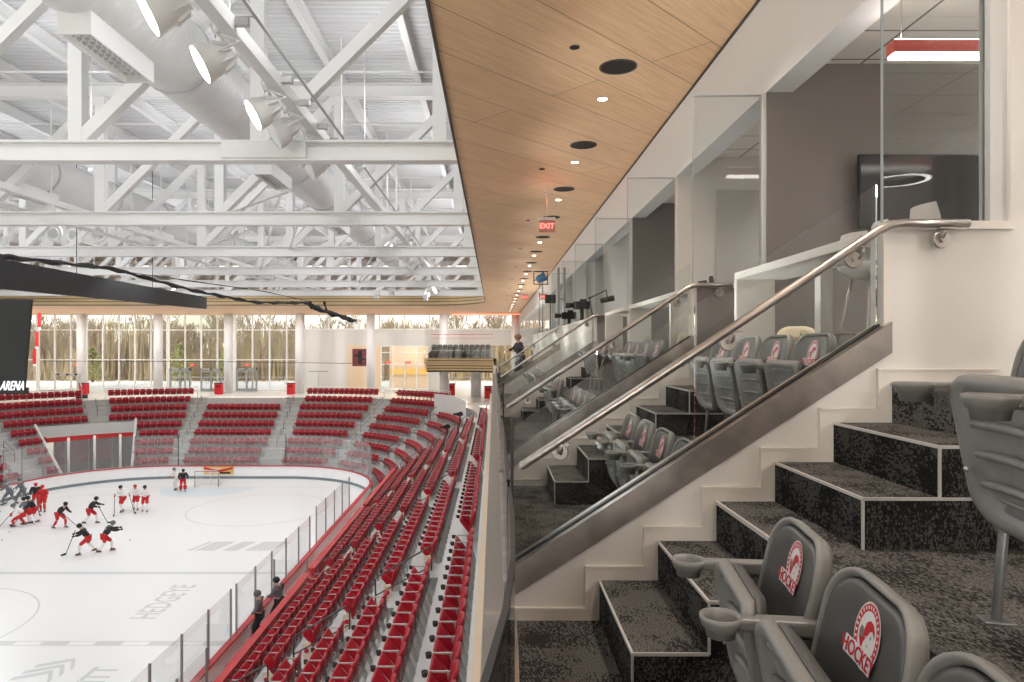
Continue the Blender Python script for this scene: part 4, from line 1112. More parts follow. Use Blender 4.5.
for (nm, s0, s1, rows) in sections:
    for i in rows:
        d = RD(i); f = (RB + d) / RB if s0 >= 0 else 1
        if nm in 'EDC':  # part straight, part curved
            f = 1.0
        # arc-length march at the row's own radius
        ln = 0; prev = path(d, s0)[0]; N = 60; cum = [0]
        for k in range(1, N + 1):
            q = path(d, s0 + (s1 - s0) * k / N)[0]; ln += (q - prev).length; cum.append(ln); prev = q
        cnt = int(ln / .53)
        for k in range(cnt):
            target = (ln - cnt * .53) / 2 + (k + .5) * .53; j = 0
            while j < N and cum[j + 1] < target: j += 1
            s_ = s0 + (s1 - s0) * (j + (target - cum[j]) / (cum[j + 1] - cum[j])) / N
            if in_tunnel(s_, i): continue
            if nm == 'B' and i < 2 and s_ > s_left(62): continue
            p_, a = path(d, s_)
            slots.append((nm, i, k, cnt, p_.x, p_.y, RZ(i), a))
def vis(sl):
    x, y, z = sl[4], sl[5], sl[6] + .6
    u = 494 + 683 * x / y; v = 347 - 683 * z / y
    return -30 < u < 530 and v < 720
slots = [q for q in slots if q[5] > 1 and vis(q)]
slots.sort(key=lambda q: q[5] ** 2 + q[4] ** 2 + q[6] ** 2)
N_IND, N_DET = 296, 110
firstm = True
SECN = ['nearest', 'second', 'third', 'fourth']
for idx, q in enumerate(slots[:N_IND]):
    nm, i, k, cnt, x, y, z, a = q
    sec = {'one': 0, 'two': 1, 'three': 2, 'four': 3}.get(nm.split()[-1], 0)
    back = cnt - 1 - k  # 0 = farthest from the camera in its section
    lab = 'red arena seat, %s from the far aisle, %s, %s side block' % (ORD[min(back, 24)], ROWN[i].replace(' at the red parapet', '').replace(' behind the wide walkway', ''), SECN[sec])
    if idx < N_DET:
        if idx == 0: o = proto_d; o.location = (x, y, z); o.rotation_euler = (0, 0, a); o['label'] = lab; o['group'] = 'red arena seats'
        else: o = dup(proto_d, (x, y, z), a, lab, 'red arena seats')
    else:
        if firstm: o = me_obj; firstm = False
        else: o = me_obj.copy(); COL.objects.link(o)
        o.location = (x, y, z); o.rotation_euler = (0, 0, a); tag(o, lab, 'seat', 'red arena seats')
# every other seat of the bowl, farther away: one object
bv, bf, bmi, bs = ms.v, ms.f, ms.m, ms.sm
AV, AF, AM, AS = [], [], [], []
for q in slots[N_IND:]:
    T = Matrix.Translation((q[4], q[5], q[6])) @ Matrix.Rotation(q[7], 4, 'Z'); o_ = len(AV)
    AV += [tuple(T @ V(p)) for p in bv]; AF += [tuple(j + o_ for j in f) for f in bf]; AM += bmi; AS += bs
m = MB(); m.v, m.f, m.m, m.sm = AV, AF, AM, AS
o = m.build('arena_seat', ['red', 'armr', 'cup'], fix=False)
tag(o, 'all the farther red arena seats round the end of the rink', 'seats', 'red arena seats', 'stuff')
print('slots', len(slots))

# aisle handrails
def aisle_rail(pa, pb, lab):
    # pa lower post foot, pb upper post foot
    t = thing('aisle_handrail', lab, 'handrail', (0, 0, 0), 0, 'black aisle handrails'); pa, pb = V(pa), V(pb); h = V((0, 0, .88))
    d = V((pb.x - pa.x, pb.y - pa.y, 0)).normalized() * .12
    MB().tube([pa, pa + h - V((0, 0, .06)), pa + h + d * .5, pb + h - d * .5, pb + h - V((0, 0, .06)), pb], .021, 6).build('hoop', 'rail', t)
    MB().tube([pa + h * .5, pb + h * .5], .016, 6).build('mid_rail', 'rail', t)
def amid(k):
    a, b = ais[k]; return (a + b) / 2
AN = ['nearest side aisle', 'second side aisle', 'third side aisle', 'corner aisle by the fourth side block', 'aisle at the far right corner', 'aisle right of the net end', 'aisle behind the net', 'aisle left of the grey wall', 'tunnel aisle', 'far left aisle']
for k in range(len(ais)):
    for (i, j) in ((2, 3), (4, 5), (6, 7)):
        s_ = amid(k)
        if in_tunnel(s_, i): continue
        if k == 8 and i < 6: continue
        p0, _ = path(RD(i) - .3, s_); p1, _ = path(RD(j) + .05, s_)
        aisle_rail((p0.x, p0.y, RZ(i)), (p1.x, p1.y, RZ(j)), 'black handrail, %s of three in the %s' % ({2: 'lowest', 4: 'middle', 6: 'highest'}[i], AN[k]))
# end panels with round medallion at the aisle seats
def end_panel(x, y, z, lab):
    t = thing('aisle_end_panel', lab, 'seat end panel', (x, y, z), 0, 'round seat end medallions')
    MB().prism([(.08, -.015, .0), (-.1, -.015, .0), (-.16, -.015, .58), (.02, -.015, .62)], (0, .03, 0)).build('panel', 'cream', t)
    MB().tube([(-.06, -.018, .42), (-.06, -.03, .42)], .09, 14, 0).build('medallion', 'embw', t)
    MB().tube([(-.06, -.03, .42), (-.06, -.033, .42)], .06, 12, 0).build('medallion_center', 'hairred', t)
for k, (ya, nx) in enumerate(((16.1, 'nearest'), (25.9, 'second'), (36.4, 'third'))):
    for i in range(2, 8):
        p_, _ = path(RD(i), ya - CY)
        end_panel(p_.x, p_.y, RZ(i), 'cream end panel with round medallion, %s row from the ice, %s aisle' % (ORD[i - 2], nx))
# white rail behind the top row of the end blocks
for nm, a, b in (('E', s_theta(25), s_x(-18.3)), ('F', s_theta(52), s_theta(31)), ('C', s_left(8), s_left(33)), ('B', s_left(39), s_left(66))):
    t = thing('top_row_rail', 'white guard rail behind the top row of %s' % {'E': 'the block right of the net', 'F': 'the far right corner block', 'C': 'the block left of the grey wall', 'B': 'the far left block'}[nm], 'guard rail', (0, 0, 0), 0, 'white top row rails')
    ss = samples(a, b, 1.2); P_ = [path(RD(8) + .62, s_)[0] for s_ in ss]
    MB().tube([(p.x, p.y, ZCON + .95) for p in P_], .035, 6).build('top_rail', 'mull', t)
    MB().tube([(p.x, p.y, ZCON + .5) for p in P_], .02, 6).build('mid_rail', 'mull', t)
    for p in P_: MB().tube([(p.x, p.y, ZCON), (p.x, p.y, ZCON + .95)], .025, 6).build('post', 'mull', t)

# ---- tunnel mouth
P0, a0 = path(0.9, TUN0); P1, a1 = path(.9, TUN1); Q0, _ = path(RD(TROW) - .62, s_left(22)); Q1, _ = path(RD(TROW) - .62, s_left(53))
def wall_seg(mb, p, q, z0, z1, th=.15, m=0): mb.bar((p.x, p.y, (z0 + z1) / 2), (q.x, q.y, (z0 + z1) / 2), th, z1 - z0, m)
m = MB(); T0_, _ = path(RD(TROW) - .55, TUN0); T1_, _ = path(RD(TROW) - .55, TUN1)
ztop = RZ(TROW)
for (p, q) in ((P0, T0_), (P1, T1_)):
    d = (q - p); m.prism([(p.x, p.y, ZI + .5), (q.x, q.y, ZI + .5), (q.x, q.y, ztop + .5), (p.x, p.y, RZ(0) + .35)], tuple(V((-d.y, d.x, 0)).normalized() * .18))
struct(m.build('wall_tunnel_side', 'galv'))
m = MB()
for k in range(6):
    a_ = path(RD(TROW) - .62, TUN0 + (TUN1 - TUN0) * k / 6)[0]; b_ = path(RD(TROW) - .62, TUN0 + (TUN1 - TUN0) * (k + 1) / 6)[0]
    wall_seg(m, a_, b_, ztop - .75, ztop + .2, .2, 0); wall_seg(m, a_ * 1, b_ * 1, ztop - 1.15, ztop - .75, .24, 1)
    wall_seg(m, a_ + V((0, 2.2, 0)), b_ + V((0, 2.2, 0)), ZI, ztop - 1.0, .1, 2)
struct(m.build('wall_tunnel_head', ['galv', 'redwall', 'greywall']))
g_ = path(RD(TROW) + .6, (TUN0 + TUN1) / 2)[0]
t = tag(MB().box(-.05 - 2.2, 2.2, -.06, .0, .2, 2.6, 0).build('tunnel_mural', ['poster'], None, (g_.x, g_.y - .1, ZI + .6)), 'dark mural of players on the back wall of the tunnel', 'mural')
t.rotation_euler = (0, 0, math.radians(38))
for k, f in enumerate((.18, .5, .82)):
    p_ = path(RD(1), TUN0 + (TUN1 - TUN0) * f)[0]
    tag(MB().cyl((0, 0), .1, 0, 3.6, 12).build('tunnel_post', 'mull', None, (p_.x, p_.y, ZI)), 'white post in the tunnel mouth, %s of three' % ('rightmost', 'middle', 'leftmost')[k], 'post', 'white tunnel posts')

# ---- far end wall
YW = 75.0; ZW0 = ZCON; ZW1 = 3.62
m = MB().box(-60, 6.7, YW + .12, YW + .3, ZC, 8); struct(m.build('wall_end_upper', 'bulk'))
m = MB().box(-20.7, 6.7, YW + .1, YW + .35, ZCON, 1.9)
# cut: lobby opening between x=-12.5 and -7.4
m = MB().box(-20.9, -12.4, YW + .1, YW + .35, ZCON, 1.9).box(-12.4, 6.7, YW + .1, YW + .35, .15, 1.9).box(-7.2, -6.0, YW + .1, YW + .35, ZCON, .15)
struct(m.build('wall_end_solid', 'galv'))
def window_wall(n, x0, x1, z0, z1, step, lab_transom=(1.95,), mm='mull', th=.14):
    m = MB(); k = max(1, round((x1 - x0) / step))
    for j in range(k + 1):
        x = x0 + (x1 - x0) * j / k; m.box(x - th / 2, x + th / 2, YW - .06, YW + .12, z0, z1)
    for z in lab_transom: m.box(x0, x1, YW - .065, YW + .1, z - .05, z + .05, 0)
    m.box(x0, x1, YW - .08, YW + .12, z1 - .1, z1).box(x0, x1, YW - .08, YW + .12, z0, z0 + .12)
    w = m.build('window_%d' % n, [mm, 'mullg']); struct(w)
    struct(MB().box(x0, x1, YW + .02, YW + .035, z0, z1).build('window_%d_glass' % n, 'glassw', w))
xs = [-60, -50.2, -35.9, -28.6, -20.9]
for k in range(len(xs) - 1): window_wall(k + 1, xs[k] + .2, xs[k + 1], ZCON, ZW1, 1.8, (1.87, -1.4))
window_wall(5, -20.9, 6.7, 1.9, ZW1, 2.9, (), 'mull')
window_wall(6, -12.4, -7.2, ZCON, .15, 1.3, (-.6, -1.9), 'mull')
# concourse columns
for k, x in enumerate((-51.5, -43.5, -35.4, -28.0, -20.5, -13.0, -5.3, 2.3)):
    c = tag(MB().cyl((0, 0), .45, 0, ZC - ZCON, 20).build('concourse_column', 'column', None, (x, 72, ZCON)), 'round white concourse column, %s from the left of the window wall' % ORD[k], 'column', 'concourse columns')
tag(MB().cyl((0, 0), .5, 0, 2.35, 20).build('concourse_column', 'column', None, (-1.75, 66.5, ZCON)), 'short round white column under the wooden balcony', 'column')
tag(MB().cyl((0, 0), .5, 0, 2.35, 20).build('concourse_column', 'column', None, (-4.9, 67.5, ZCON)), 'left short round white column under the wooden balcony', 'column')
# doors in the window wall
def door_pair(n, xc):
    m = MB()
    for (a, b) in ((-1.15, -.99), (-.1, .1), (.99, 1.15)): m.box(xc + a, xc + b, YW - .22, YW - .08, ZCON, ZCON + 2.5)
    for s_ in (-1, 1):
        x0, x1 = sorted((xc + s_ * .12, xc + s_ * .97)); m.box(x0, x1, YW - .2, YW - .1, ZCON, ZCON + .3).box(x0, x1, YW - .2, YW - .1, ZCON + 2.1, ZCON + 2.2)
    m.box(xc - 1.15, xc + 1.15, YW - .22, YW - .08, ZCON + 2.3, ZCON + 2.5)
    d = struct(m.build('door_%d' % n, 'mullg')); struct(MB().box(xc - 1.0, xc + 1.0, YW - .16, YW - .15, ZCON, ZCON + 2.2).build('door_%d_glass' % n, 'glassw', d))
    for s_ in (-.2, .2): MB().tube([(xc + s_, YW - .26, ZCON + .9), (xc + s_, YW - .26, ZCON + 1.4)], .02, 6).build('door_handle', 'black', d)
for n_, xc in ((1, -34.4), (2, -31.0), (3, -27.1)): door_pair(n_, xc)
m = MB().box(-20.3, -18.3, YW + .06, YW + .1, ZCON, ZCON + 2.1).box(-19.32, -19.28, YW + .04, YW + .06, ZCON, ZCON + 2.1, 1).box(-20.38, -18.22, YW + .05, YW + .1, ZCON + 2.1, ZCON + 2.2, 1); struct(m.build('door_4', ['galv', 'mullg']))
for k, xc in enumerate((-45.7, -33.0, -27.0, -11.6, -9.4)):
    t = thing('exit_sign', 'tiny red exit sign on the far end, %s from the left' % ORD[k], 'exit sign', (xc, YW - .3, -1.98 if k < 3 else -1.7), 0, 'far exit signs')
    MB().box(-.3, .3, -.02, .02, -.12, .12).build('plate', 'redwall', t)
    text_mesh('lettering', 'EXIT', .2, 'exit', t, Matrix.Translation((0, -.025, 0)) @ Matrix.Rotation(PI / 2, 4, 'X'), .002, .004)
# poster, cream bay and bins
t = thing('wall_poster', 'red and black action poster on the cream bay of the end wall', 'poster', (-14.7, YW - .02, -1.15))
MB().box(-.85, .85, 0, .06, -.95, .95).build('poster_sheet', 'poster', t)
MB().box(-.2, .25, -.01, 0, -.7, .7).box(-.6, -.2, -.01, 0, .1, .3).box(.25, .7, -.01, 0, -.3, -.1).build('printed_figures', 'cblack', t)
struct(MB().box(-16.1, -12.5, YW + .03, YW + .1, ZCON, .2).build('wall_cream_bay', 'cream'))
for k, (x, y) in enumerate(((-42.0, 70), (-28.2, 70), (-20.8, 70), (-4.3, 69), (-.55, 64.5))):
    t = thing('recycling_bin', 'red bin on the concourse, %s from the left' % ORD[k], 'bin', (x, y, ZCON), 0, 'red concourse bins')
    MB().box(-.36, .36, -.3, .3, 0, 1.1).build('bin_body', 'bin', t, bevel=.03)
    MB().box(-.38, .38, -.32, .32, 1.1, 1.16).build('lid', 'cblack', t); MB().box(-.2, .2, -.31, -.3, .75, .9).build('opening', 'cblack', t)
# warm lobby behind the doors: orange lit back
m = MB().box(-12.4, -7.2, YW + 6, YW + 6.1, ZCON, .2, 0); struct(m.build('wall_lobby', 'cream'))
for k in range(3):
    t = tag(MB().box(-.9, .9, -.1, .1, -.35, .35).build('lobby_sign', 'yellow', None, (-11.4 + 1.8 * k, YW + 5.8, -2.9)), 'golden band inside the lobby, %s from the left' % ORD[k], 'sign', 'lobby bands')
# striped red and white banner hanging left of the windows
for k, (z, c) in enumerate(((2.75, 'redwall'), (.8, 'redwall'), (-1.0, 'redwall'))):
    t = thing('hanging_banner', 'narrow red banner at the left window, %s' % ('top one', 'middle one', 'bottom one')[k], 'banner', (-46.6 - .25 * k, 70, z), 0, 'narrow red banners')
    MB().box(-.17, .17, -.02, .02, -.75, .75).build('cloth', c, t); MB().box(-.17, .17, -.021, .021, -.95, -.75).build('white_end', 'white', t)
    MB().tube([(-.2, 0, .76), (.2, 0, .76)], .02, 6).build('top_rod', 'black', t)

# ---- far corner balcony with grey seats
t = thing('curved_balcony', 'curved wooden balcony front under the far suite seats', 'balcony')
pts = []
for k in range(11):
    a = k / 10; pts.append((-6.6 + 6.5 * a, 63.6 - 1.6 * a * a + .4 * math.sin(a * PI)))
for k in range(5):
    w_ = MB()
    for p, q in zip(pts[:-1], pts[1:]): w_.bar((p[0] + .04 * k, p[1] + .1 * k, -1.15 - .24 * k), (q[0] + .04 * k, q[1] + .1 * k, -1.15 - .24 * k), .08, .17, 0)
    w_.build('wood_band', 'slat', t)
w_ = MB()
for p, q in zip(pts[:-1], pts[1:]): w_.bar((p[0] + .3, p[1] + .5, -1.7), (q[0] + .3, q[1] + .5, -1.7), .1, 1.3, 0)
w_.build('backing', 'slatgap', t)
poly = [(x + .1, y + .3, -1.35) for x, y in pts] + [(-.1, 74, -1.35), (-6.5, 74, -1.35)]
MB().prism(poly, (0, 0, -.25)).build('deck', 'midgrey', t)
w_ = MB()
for p, q in zip(pts[:-1], pts[1:]): w_.bar((p[0] + .1, p[1] + .2, -.65), (q[0] + .1, q[1] + .2, -.65), .02, 1.2)
w_.build('glass_guard', 'glass', t)
for r_ in range(3): MB().box(-6.3, -.1, 65.4 + 1.7 * r_, 67.1 + 1.7 * r_, -1.35, -1.35 + .62 * (r_ + .2)).build('tier', 'midgrey', t)
MB().tube([(-6.5, 70.6, 1.3), (-.1, 70.6, 1.3)], .03, 6).tube([(-6.5, 70.6, .9), (-.1, 70.6, .9)], .02, 6).build('rear_rail', 'redpipe', t)
b, p, a, c, s = arena_seat_parts(); gm = MB()
for q in (b, p, a, c, s): gm.add(q.v, q.f); gm.sm[-len(q.f):] = q.sm
gseat = None
for r_ in range(3):
    for k in range(11):
        x = -6.0 + .54 * k; y = 64.9 + 1.7 * r_; z = -1.35 + (.62 * (r_ - 1 + .2) if r_ else 0)
        if gseat is None: o = gseat = gm.build('stadium_chair', 'vinyl')
        else: o = gseat.copy(); COL.objects.link(o)
        o.location = (x, y + .3, z); o.rotation_euler = (0, 0, PI / 2)
        tag(o, 'dark grey balcony seat, %s from the left in the %s row' % (ORD[k], ('front', 'middle', 'back')[r_]), 'seat', 'balcony seats')
# red light line below the end soffit
t = thing('red_light_strip', 'thin glowing red light strip at the end of the wood soffit', 'light strip', (0, 70.5, 3.35))
MB().box(-4.3, 3.4, -.04, .04, 0, .06).build('tube', 'redled', t); MB().box(-4.3, 3.4, -.05, .05, .06, .1).build('channel', 'dark_edge', t)

# ================================================================== ROOF
# corrugated deck
m = MB(); y = 2.0; prof = []
while y < 76:
    prof += [(y, 9.10), (y + .09, 9.10), (y + .125, 9.165), (y + .215, 9.165)]; y += .25
vs = [(x, a, b) for (a, b) in prof for x in (-62, 8)]
m.add(vs, [(2 * k, 2 * k + 1, 2 * k + 3, 2 * k + 2) for k in range(len(prof) - 1)])
struct(m.build('ceiling_roof_deck', 'deck', fix=False))
struct(MB().box(-62, 8, -9, 76, 9.25, 9.4).build('ceiling_roof_top', 'deck'))
struct(MB().box(-62, -61.8, -9, 80, ZI, -4.6).box(-62, -61.8, -9, 80, 3.6, 9.4).build('wall_opposite', 'galv'))
wn = MB()
for k in range(46): wn.box(-61.95, -61.83, -8.9 + 1.9 * k, -8.78 + 1.9 * k, -4.6, 3.6)
wn = struct(wn.build('window_8', 'mull')); struct(MB().box(-61.9, -61.89, -8.8, 79, -4.6, 3.6).build('window_8_glass', 'glassw', wn))  # unseen windows added on the opposite side to let daylight in
struct(MB().box(-62, 8, -9, -8.8, ZI, -4.6).box(-3.5, 8, -9, -8.8, -4.6, 9.4).box(-62, -3.5, -9, -8.8, 8.4, 9.4).build('wall_near_end', 'galv'))
wn = MB()
for k in range(33): wn.box(-61.9 + 1.82 * k, -61.78 + 1.82 * k, -8.95, -8.85, -4.6, 8.4)
wn.box(-62, -3.5, -8.94, -8.86, 1.8, 1.9); wn = struct(wn.build('window_7', 'mull')); struct(MB().box(-62, -3.5, -8.91, -8.9, -4.6, 8.4).build('window_7_glass', 'glassw', wn))  # window wall behind the camera, added to bring daylight onto the roof
struct(MB().box(6.7, 8, -9, 76, ZI, 9.4).build('wall_outer_suite_side', 'bulk'))
# purlins along the rink
px = [-2.48 - 2.62 * k for k in range(20)]
for k, x in enumerate(px):
    o = MB().ibeam((0, 4, 8.86), (0, 75, 8.86), .2, .44, .03).build('roof_purlin', 'steel', None, (x, 0, 0))
    tag(o, 'white roof purlin running into the distance, %s from the wood soffit' % ORD[k], 'roof beam', 'white roof purlins')
# trusses
YT = [14.8 + 7.7 * k for k in range(8)]
nodes = [-1.17 - 3.92 * k for k in range(14)]
TN = ['nearest', 'second', 'third', 'fourth', 'fifth', 'sixth', 'seventh', 'farthest']
for q, y in enumerate(YT):
    t = thing('roof_truss', 'white steel roof truss across the arena, %s from the camera' % TN[q], 'roof truss', (0, y, 0), 0, 'white roof trusses')
    xe = -54
    MB().ibeam((xe, 0, 4.22), (3.0, 0, 4.22), .34, .44, .04).build('bottom_chord', 'steel', t)
    MB().ibeam((xe, 0, 8.42), (3.0, 0, 8.42), .34, .44, .04).build('top_chord', 'steel', t)
    xs_ = [2.75] + nodes
    for x in xs_: MB().box(x - .15, x + .15, -.13, .13, 4.43, 8.2).build('vertical', 'steel', t)
    for x0, x1 in zip(nodes[1:], nodes[:-1]):
        MB().bar((x0 + .1, 0, 4.5), (x1 - .1, 0, 8.19), .24, .26).build('diagonal', 'steel', t)
    if q < 3:
        b = MB()
        for xj in (nodes[1], nodes[4]):
            for i in range(9):
                for j in range(2):
                    b.sphere((xj - .7 + .18 * i + .3, -.03 - .02, 4.12 + .2 * j), .025, 6)
        b.build('bolt_group', 'steel', t)
        if q == 0:
            MB().box(nodes[1] - .75, nodes[1] + 1.05, -.19, -.02, 4.05, 4.39).build('splice_plate', 'steel', t)
# rod bracing and thin pipes
for k, y in enumerate((20.6, 25.4, 28.3, 33.4, 36, 41)):
    o = MB().tube([(-55, 0, 0), (3, 0, 0)], .035, 8).build('sprinkler_pipe', 'steel', None, (0, y, 8.3))
    tag(o, 'thin white pipe crossing under the roof purlins, %s from the camera' % ORD[k], 'pipe', 'thin roof pipes')
for k, (x, y) in enumerate(((-6.6, 17.5), (-3.6, 19.0), (-11.5, 19.5), (-8.9, 27), (-4.2, 27), (-15, 27), (-20, 33))):
    o = MB().tube([(0, 0, 8.6), (0, 0, 5.1)], .012, 5).box(-.06, .06, -.06, .06, 5.0, 5.1).build('hanger_rod', 'steel', None, (x, y, 0))
    tag(o, 'thin hanging rod below the roof deck, %s from the camera' % ORD[k], 'rod', 'hanging rods')
for k, (q, n_) in enumerate(((1, 2), (2, 3), (3, 2), (4, 4))):
    o = MB().tube([(nodes[n_], YT[q], 4.3), (nodes[n_] + 3.9, YT[q] + 7.6, 8.3)], .045, 6).tube([(nodes[n_] + 3.9, YT[q], 8.3), (nodes[n_], YT[q] + 7.6, 4.3)], .045, 6).build('cross_brace', 'steel')
    tag(o, 'crossed white bracing rods between roof trusses, %s pair from the camera' % ORD[k], 'bracing', 'crossed bracing rods')
# ducts
def duct(x, z, r, y0, y1, step, lab, grilles):
    t = thing('spiral_duct', lab, 'air duct', (x, 0, z))
    m = MB(); pr = []; y = y0
    while y < y1:
        pr += [(y, r), (y + .10, r), (y + .11, r + .006), (y + .13, r + .006), (y + .14, r)]; y += .15
    n = 36; vs = []
    for (yy, rr) in pr: vs += [(rr * math.cos(2 * PI * j / n), yy, rr * math.sin(2 * PI * j / n)) for j in range(n)]
    m.add(vs, [(i * n + j, i * n + (j + 1) % n, (i + 1) * n + (j + 1) % n, (i + 1) * n + j) for i in range(len(pr) - 1) for j in range(n)], 0, True)
    m.build('duct_shell', 'duct', t)
    y = y0 + 2.2
    while y < y1:
        vs = []; 
        for (yy, rr) in ((y - .04, r), (y - .04, r + .035), (y + .04, r + .035), (y + .04, r)): vs += [(rr * math.cos(2 * PI * j / n), yy, rr * math.sin(2 * PI * j / n)) for j in range(n)]
        MB().add(vs, [(i * n + j, i * n + (j + 1) % n, (i + 1) * n + (j + 1) % n, (i + 1) * n + j) for i in range(3) for j in range(n)], 0, True).build('joint_ring', 'ductring', t)
        y += step
    for gy in grilles:
        g = MB(); a = math.radians(270); ux, uz = math.cos(a), math.sin(a); tx, tz = -uz, ux
        T = Matrix(((tx, 0, ux, ux * r), (0, 1, 0, gy), (tz, 0, uz, uz * r), (0, 0, 0, 1)))
        hb = .27; hl = 1.02
        for (c0, c1, c2, c3, d0, d1) in ((-hb, hb, -hl, -hl + .04, -.15, .34), (-hb, hb, hl - .04, hl, -.15, .34), (-hb + .003, -hb + .04, -hl + .04, hl - .04, -.15, .337), (hb - .04, hb - .003, -hl + .04, hl - .04, -.15, .337), (-hb + .04, hb - .04, -hl + .04, hl - .04, .16, .2)):
            vs = [T @ V((x_, y_, z_)) for z_ in (d0, d1) for y_ in (c2, c3) for x_ in (c0, c1)]
            g.add(vs, [(0, 2, 3, 1), (4, 5, 7, 6), (0, 1, 5, 4), (2, 6, 7, 3), (0, 4, 6, 2), (1, 3, 7, 5)])
        gr = g.build('air_grille', 'steel', t)
        c = MB()
        for i in range(4):
            for j in range(12):
                c.add([T @ p for p in [V((-.195 + .13 * i + .05 * math.cos(q * PI / 4), -.88 + .16 * j + .05 * math.sin(q * PI / 4), .2 if q < 8 else .2)) for q in range(8)]] + [T @ V((-.195 + .13 * i, -.88 + .16 * j, .26))], [(q, (q + 1) % 8, 8) for q in range(8)])
        c.build('nozzle_array', 'ductring', gr)
duct(-6.75, 6.15, .78, 4, 52, 4.1, 'fat white spiral air duct running through the roof trusses', (12.0, 20.9, 29.7))
duct(-16.2, 6.2, .7, 14, 60, 4.1, 'second white air duct farther left among the trusses', (24, 33))
# lighting rails
t = thing('lighting_rail', 'white square lighting rail with sports lamps, right of the big duct', 'lighting rail', (-4.12, 0, 5.0))
MB().box(-.11, .11, 4, 72, -.12, .12).build('rail_tube', 'steel', t)
MB().tube([(.42, 4, .12), (.42, 72, .12)], .03, 6).build('conduit', 'armr', t)
y = 8.0
while y < 72: MB().box(-.3, .46, y - .03, y + .03, .12, .16).box(-.02, .02, y - .02, y + .02, .15, 3.3 if int(y) % 2 == 0 else .3).build('cross_arm', 'steel', t); y += 2.6
t = thing('lighting_rail', 'long bright catwalk rail on the left of the roof', 'lighting rail', (-15.3, 0, 5.0))
MB().box(-.14, .14, 4, 72, -.1, .1).build('rail_tube', 'steel', t); MB().box(-.9, -.7, 4, 72, -.4, -.3).build('lower_tube', 'steel', t)
y = 8
while y < 72: MB().box(-.9, .1, y - .03, y + .03, -.3, -.1).box(-.02, .02, y - .02, y + .02, -.11, 3.3).build('cross_arm', 'steel', t); y += 2.6
t = thing('lighting_rail', 'third white rail at the far left above the scoreboard', 'lighting rail', (-26, 0, 5.1))
MB().box(-.14, .14, 8, 72, -.1, .1).build('rail_tube', 'steel', t)
y = 8
while y < 72: MB().box(-.02, .02, y - .02, y + .02, .1, 3.3).build('hanger', 'steel', t); y += 2.6
def sport_lamp(lab, lit=True):
    t = thing('sports_lamp', lab, 'sports lamp', (0, 0, 0), 0, 'sports lamps on the rails')
    # lamp looks down-left (-x) and a little towards the camera
    D = V((-.78, -.36, -.5)).normalized(); q = D.to_track_quat('Z', 'Y').to_matrix().to_4x4(); T = Matrix.Translation((0, 0, -.42)) @ q @ Matrix.Scale(1.2, 4)
    MB().lathe([(0, -.26), (.07, -.26), (.10, -.2), (.13, -.12), (.19, -.02), (.235, .10), (.25, .20), (.25, .23), (.235, .23)], 20, 0, T).build('housing', 'steel', t)
    f = MB()
    for k in range(10):
        a = 2 * PI * k / 10; c, s = math.cos(a), math.sin(a)
        f.prism([T @ V((.08 * c, .08 * s, -.22)), T @ V((.16 * c, .16 * s, -.18)), T @ V((.22 * c, .22 * s, .0)), T @ V((.17 * c, .17 * s, -.03))], tuple((T.to_3x3() @ V((-s * .01, c * .01, 0)))))
    f.build('cooling_fin', 'steel', t)
    MB().add([T @ V((.237 * math.cos(2 * PI * j / 20), .237 * math.sin(2 * PI * j / 20), .225)) for j in range(20)], [tuple(range(20))]).build('lens', 'lens' if lit else 'lensoff', t, fix=False)
    MB().tube([T @ V((.27, 0, 0)), T @ V((.27, 0, -.3)), V((0, 0, -.02)), T @ V((-.27, 0, -.3)), T @ V((-.27, 0, 0))], .018, 6).cyl((0, 0), .05, -.06, .12, 10).build('yoke', 'steel', t)
    MB().box(.18, .5, -.05, .05, .08, .2).tube([(.2, 0, .2), (.05, .05, .3), (-.1, 0, .1), (-.02, 0, -.1)], .012, 5).build('ballast_box', 'armr', t)
    return t
lA = sport_lamp('lit round sports lamp at the top of the photo, nearest the camera')
lB = sport_lamp('unlit round sports lamp', False)
YL = [(9.0, 1), (10.6, 1), (12.9, 1), (14.1, 0), (15.6, 0), (16.7, 0), (31.0, 1), (32.2, 0), (33.6, 0), (35.2, 0), (37, 0), (52, 1), (53.5, 0), (70.5, 1)]
fa = fb = True
for k, (y, lit) in enumerate(YL):
    lab = '%s round sports lamp on the right rail, %s from the camera' % ('lit' if lit else 'unlit', ORD[k])
    src = lA if lit else lB; loc = (-4.3, y, 4.9)
    if lit and fa: lA.location = loc; lA['label'] = lab; fa = False
    elif (not lit) and fb: lB.location = loc; lB['label'] = lab; fb = False
    else: dup(src, loc, 0, lab)
for k, y in enumerate((20, 27, 34, 41, 48, 55)): dup(lA, (-26.1, y, 5.0), PI * .8, 'small lit sports lamp on the far left rail, %s from the camera' % ORD[k])
# round hoists on the second and third truss
for k, (x, y, z) in enumerate(((-21.6, 33.5, 5.6), (-23.4, 38, 6.2), (-19.2, 33.2, 5.5))):
    t = thing('round_speaker', 'round white hanging speaker ring, %s' % ('left of three', 'middle of three', 'right of three')[k], 'speaker', (x, y, z), 0, 'round hanging speakers')
    MB().tube([(.35 * math.cos(a * PI / 8), 0, .35 * math.sin(a * PI / 8)) for a in range(16)], .09, 6, closed=True).build('ring', 'steel', t)
    MB().tube([(0, -.05, 0), (0, .1, 0)], .22, 14).build('cone', 'ductring', t)
    MB().tube([(0, 0, .4), (0, 0, 2.8)], .015, 5).build('hanger', 'steel', t)
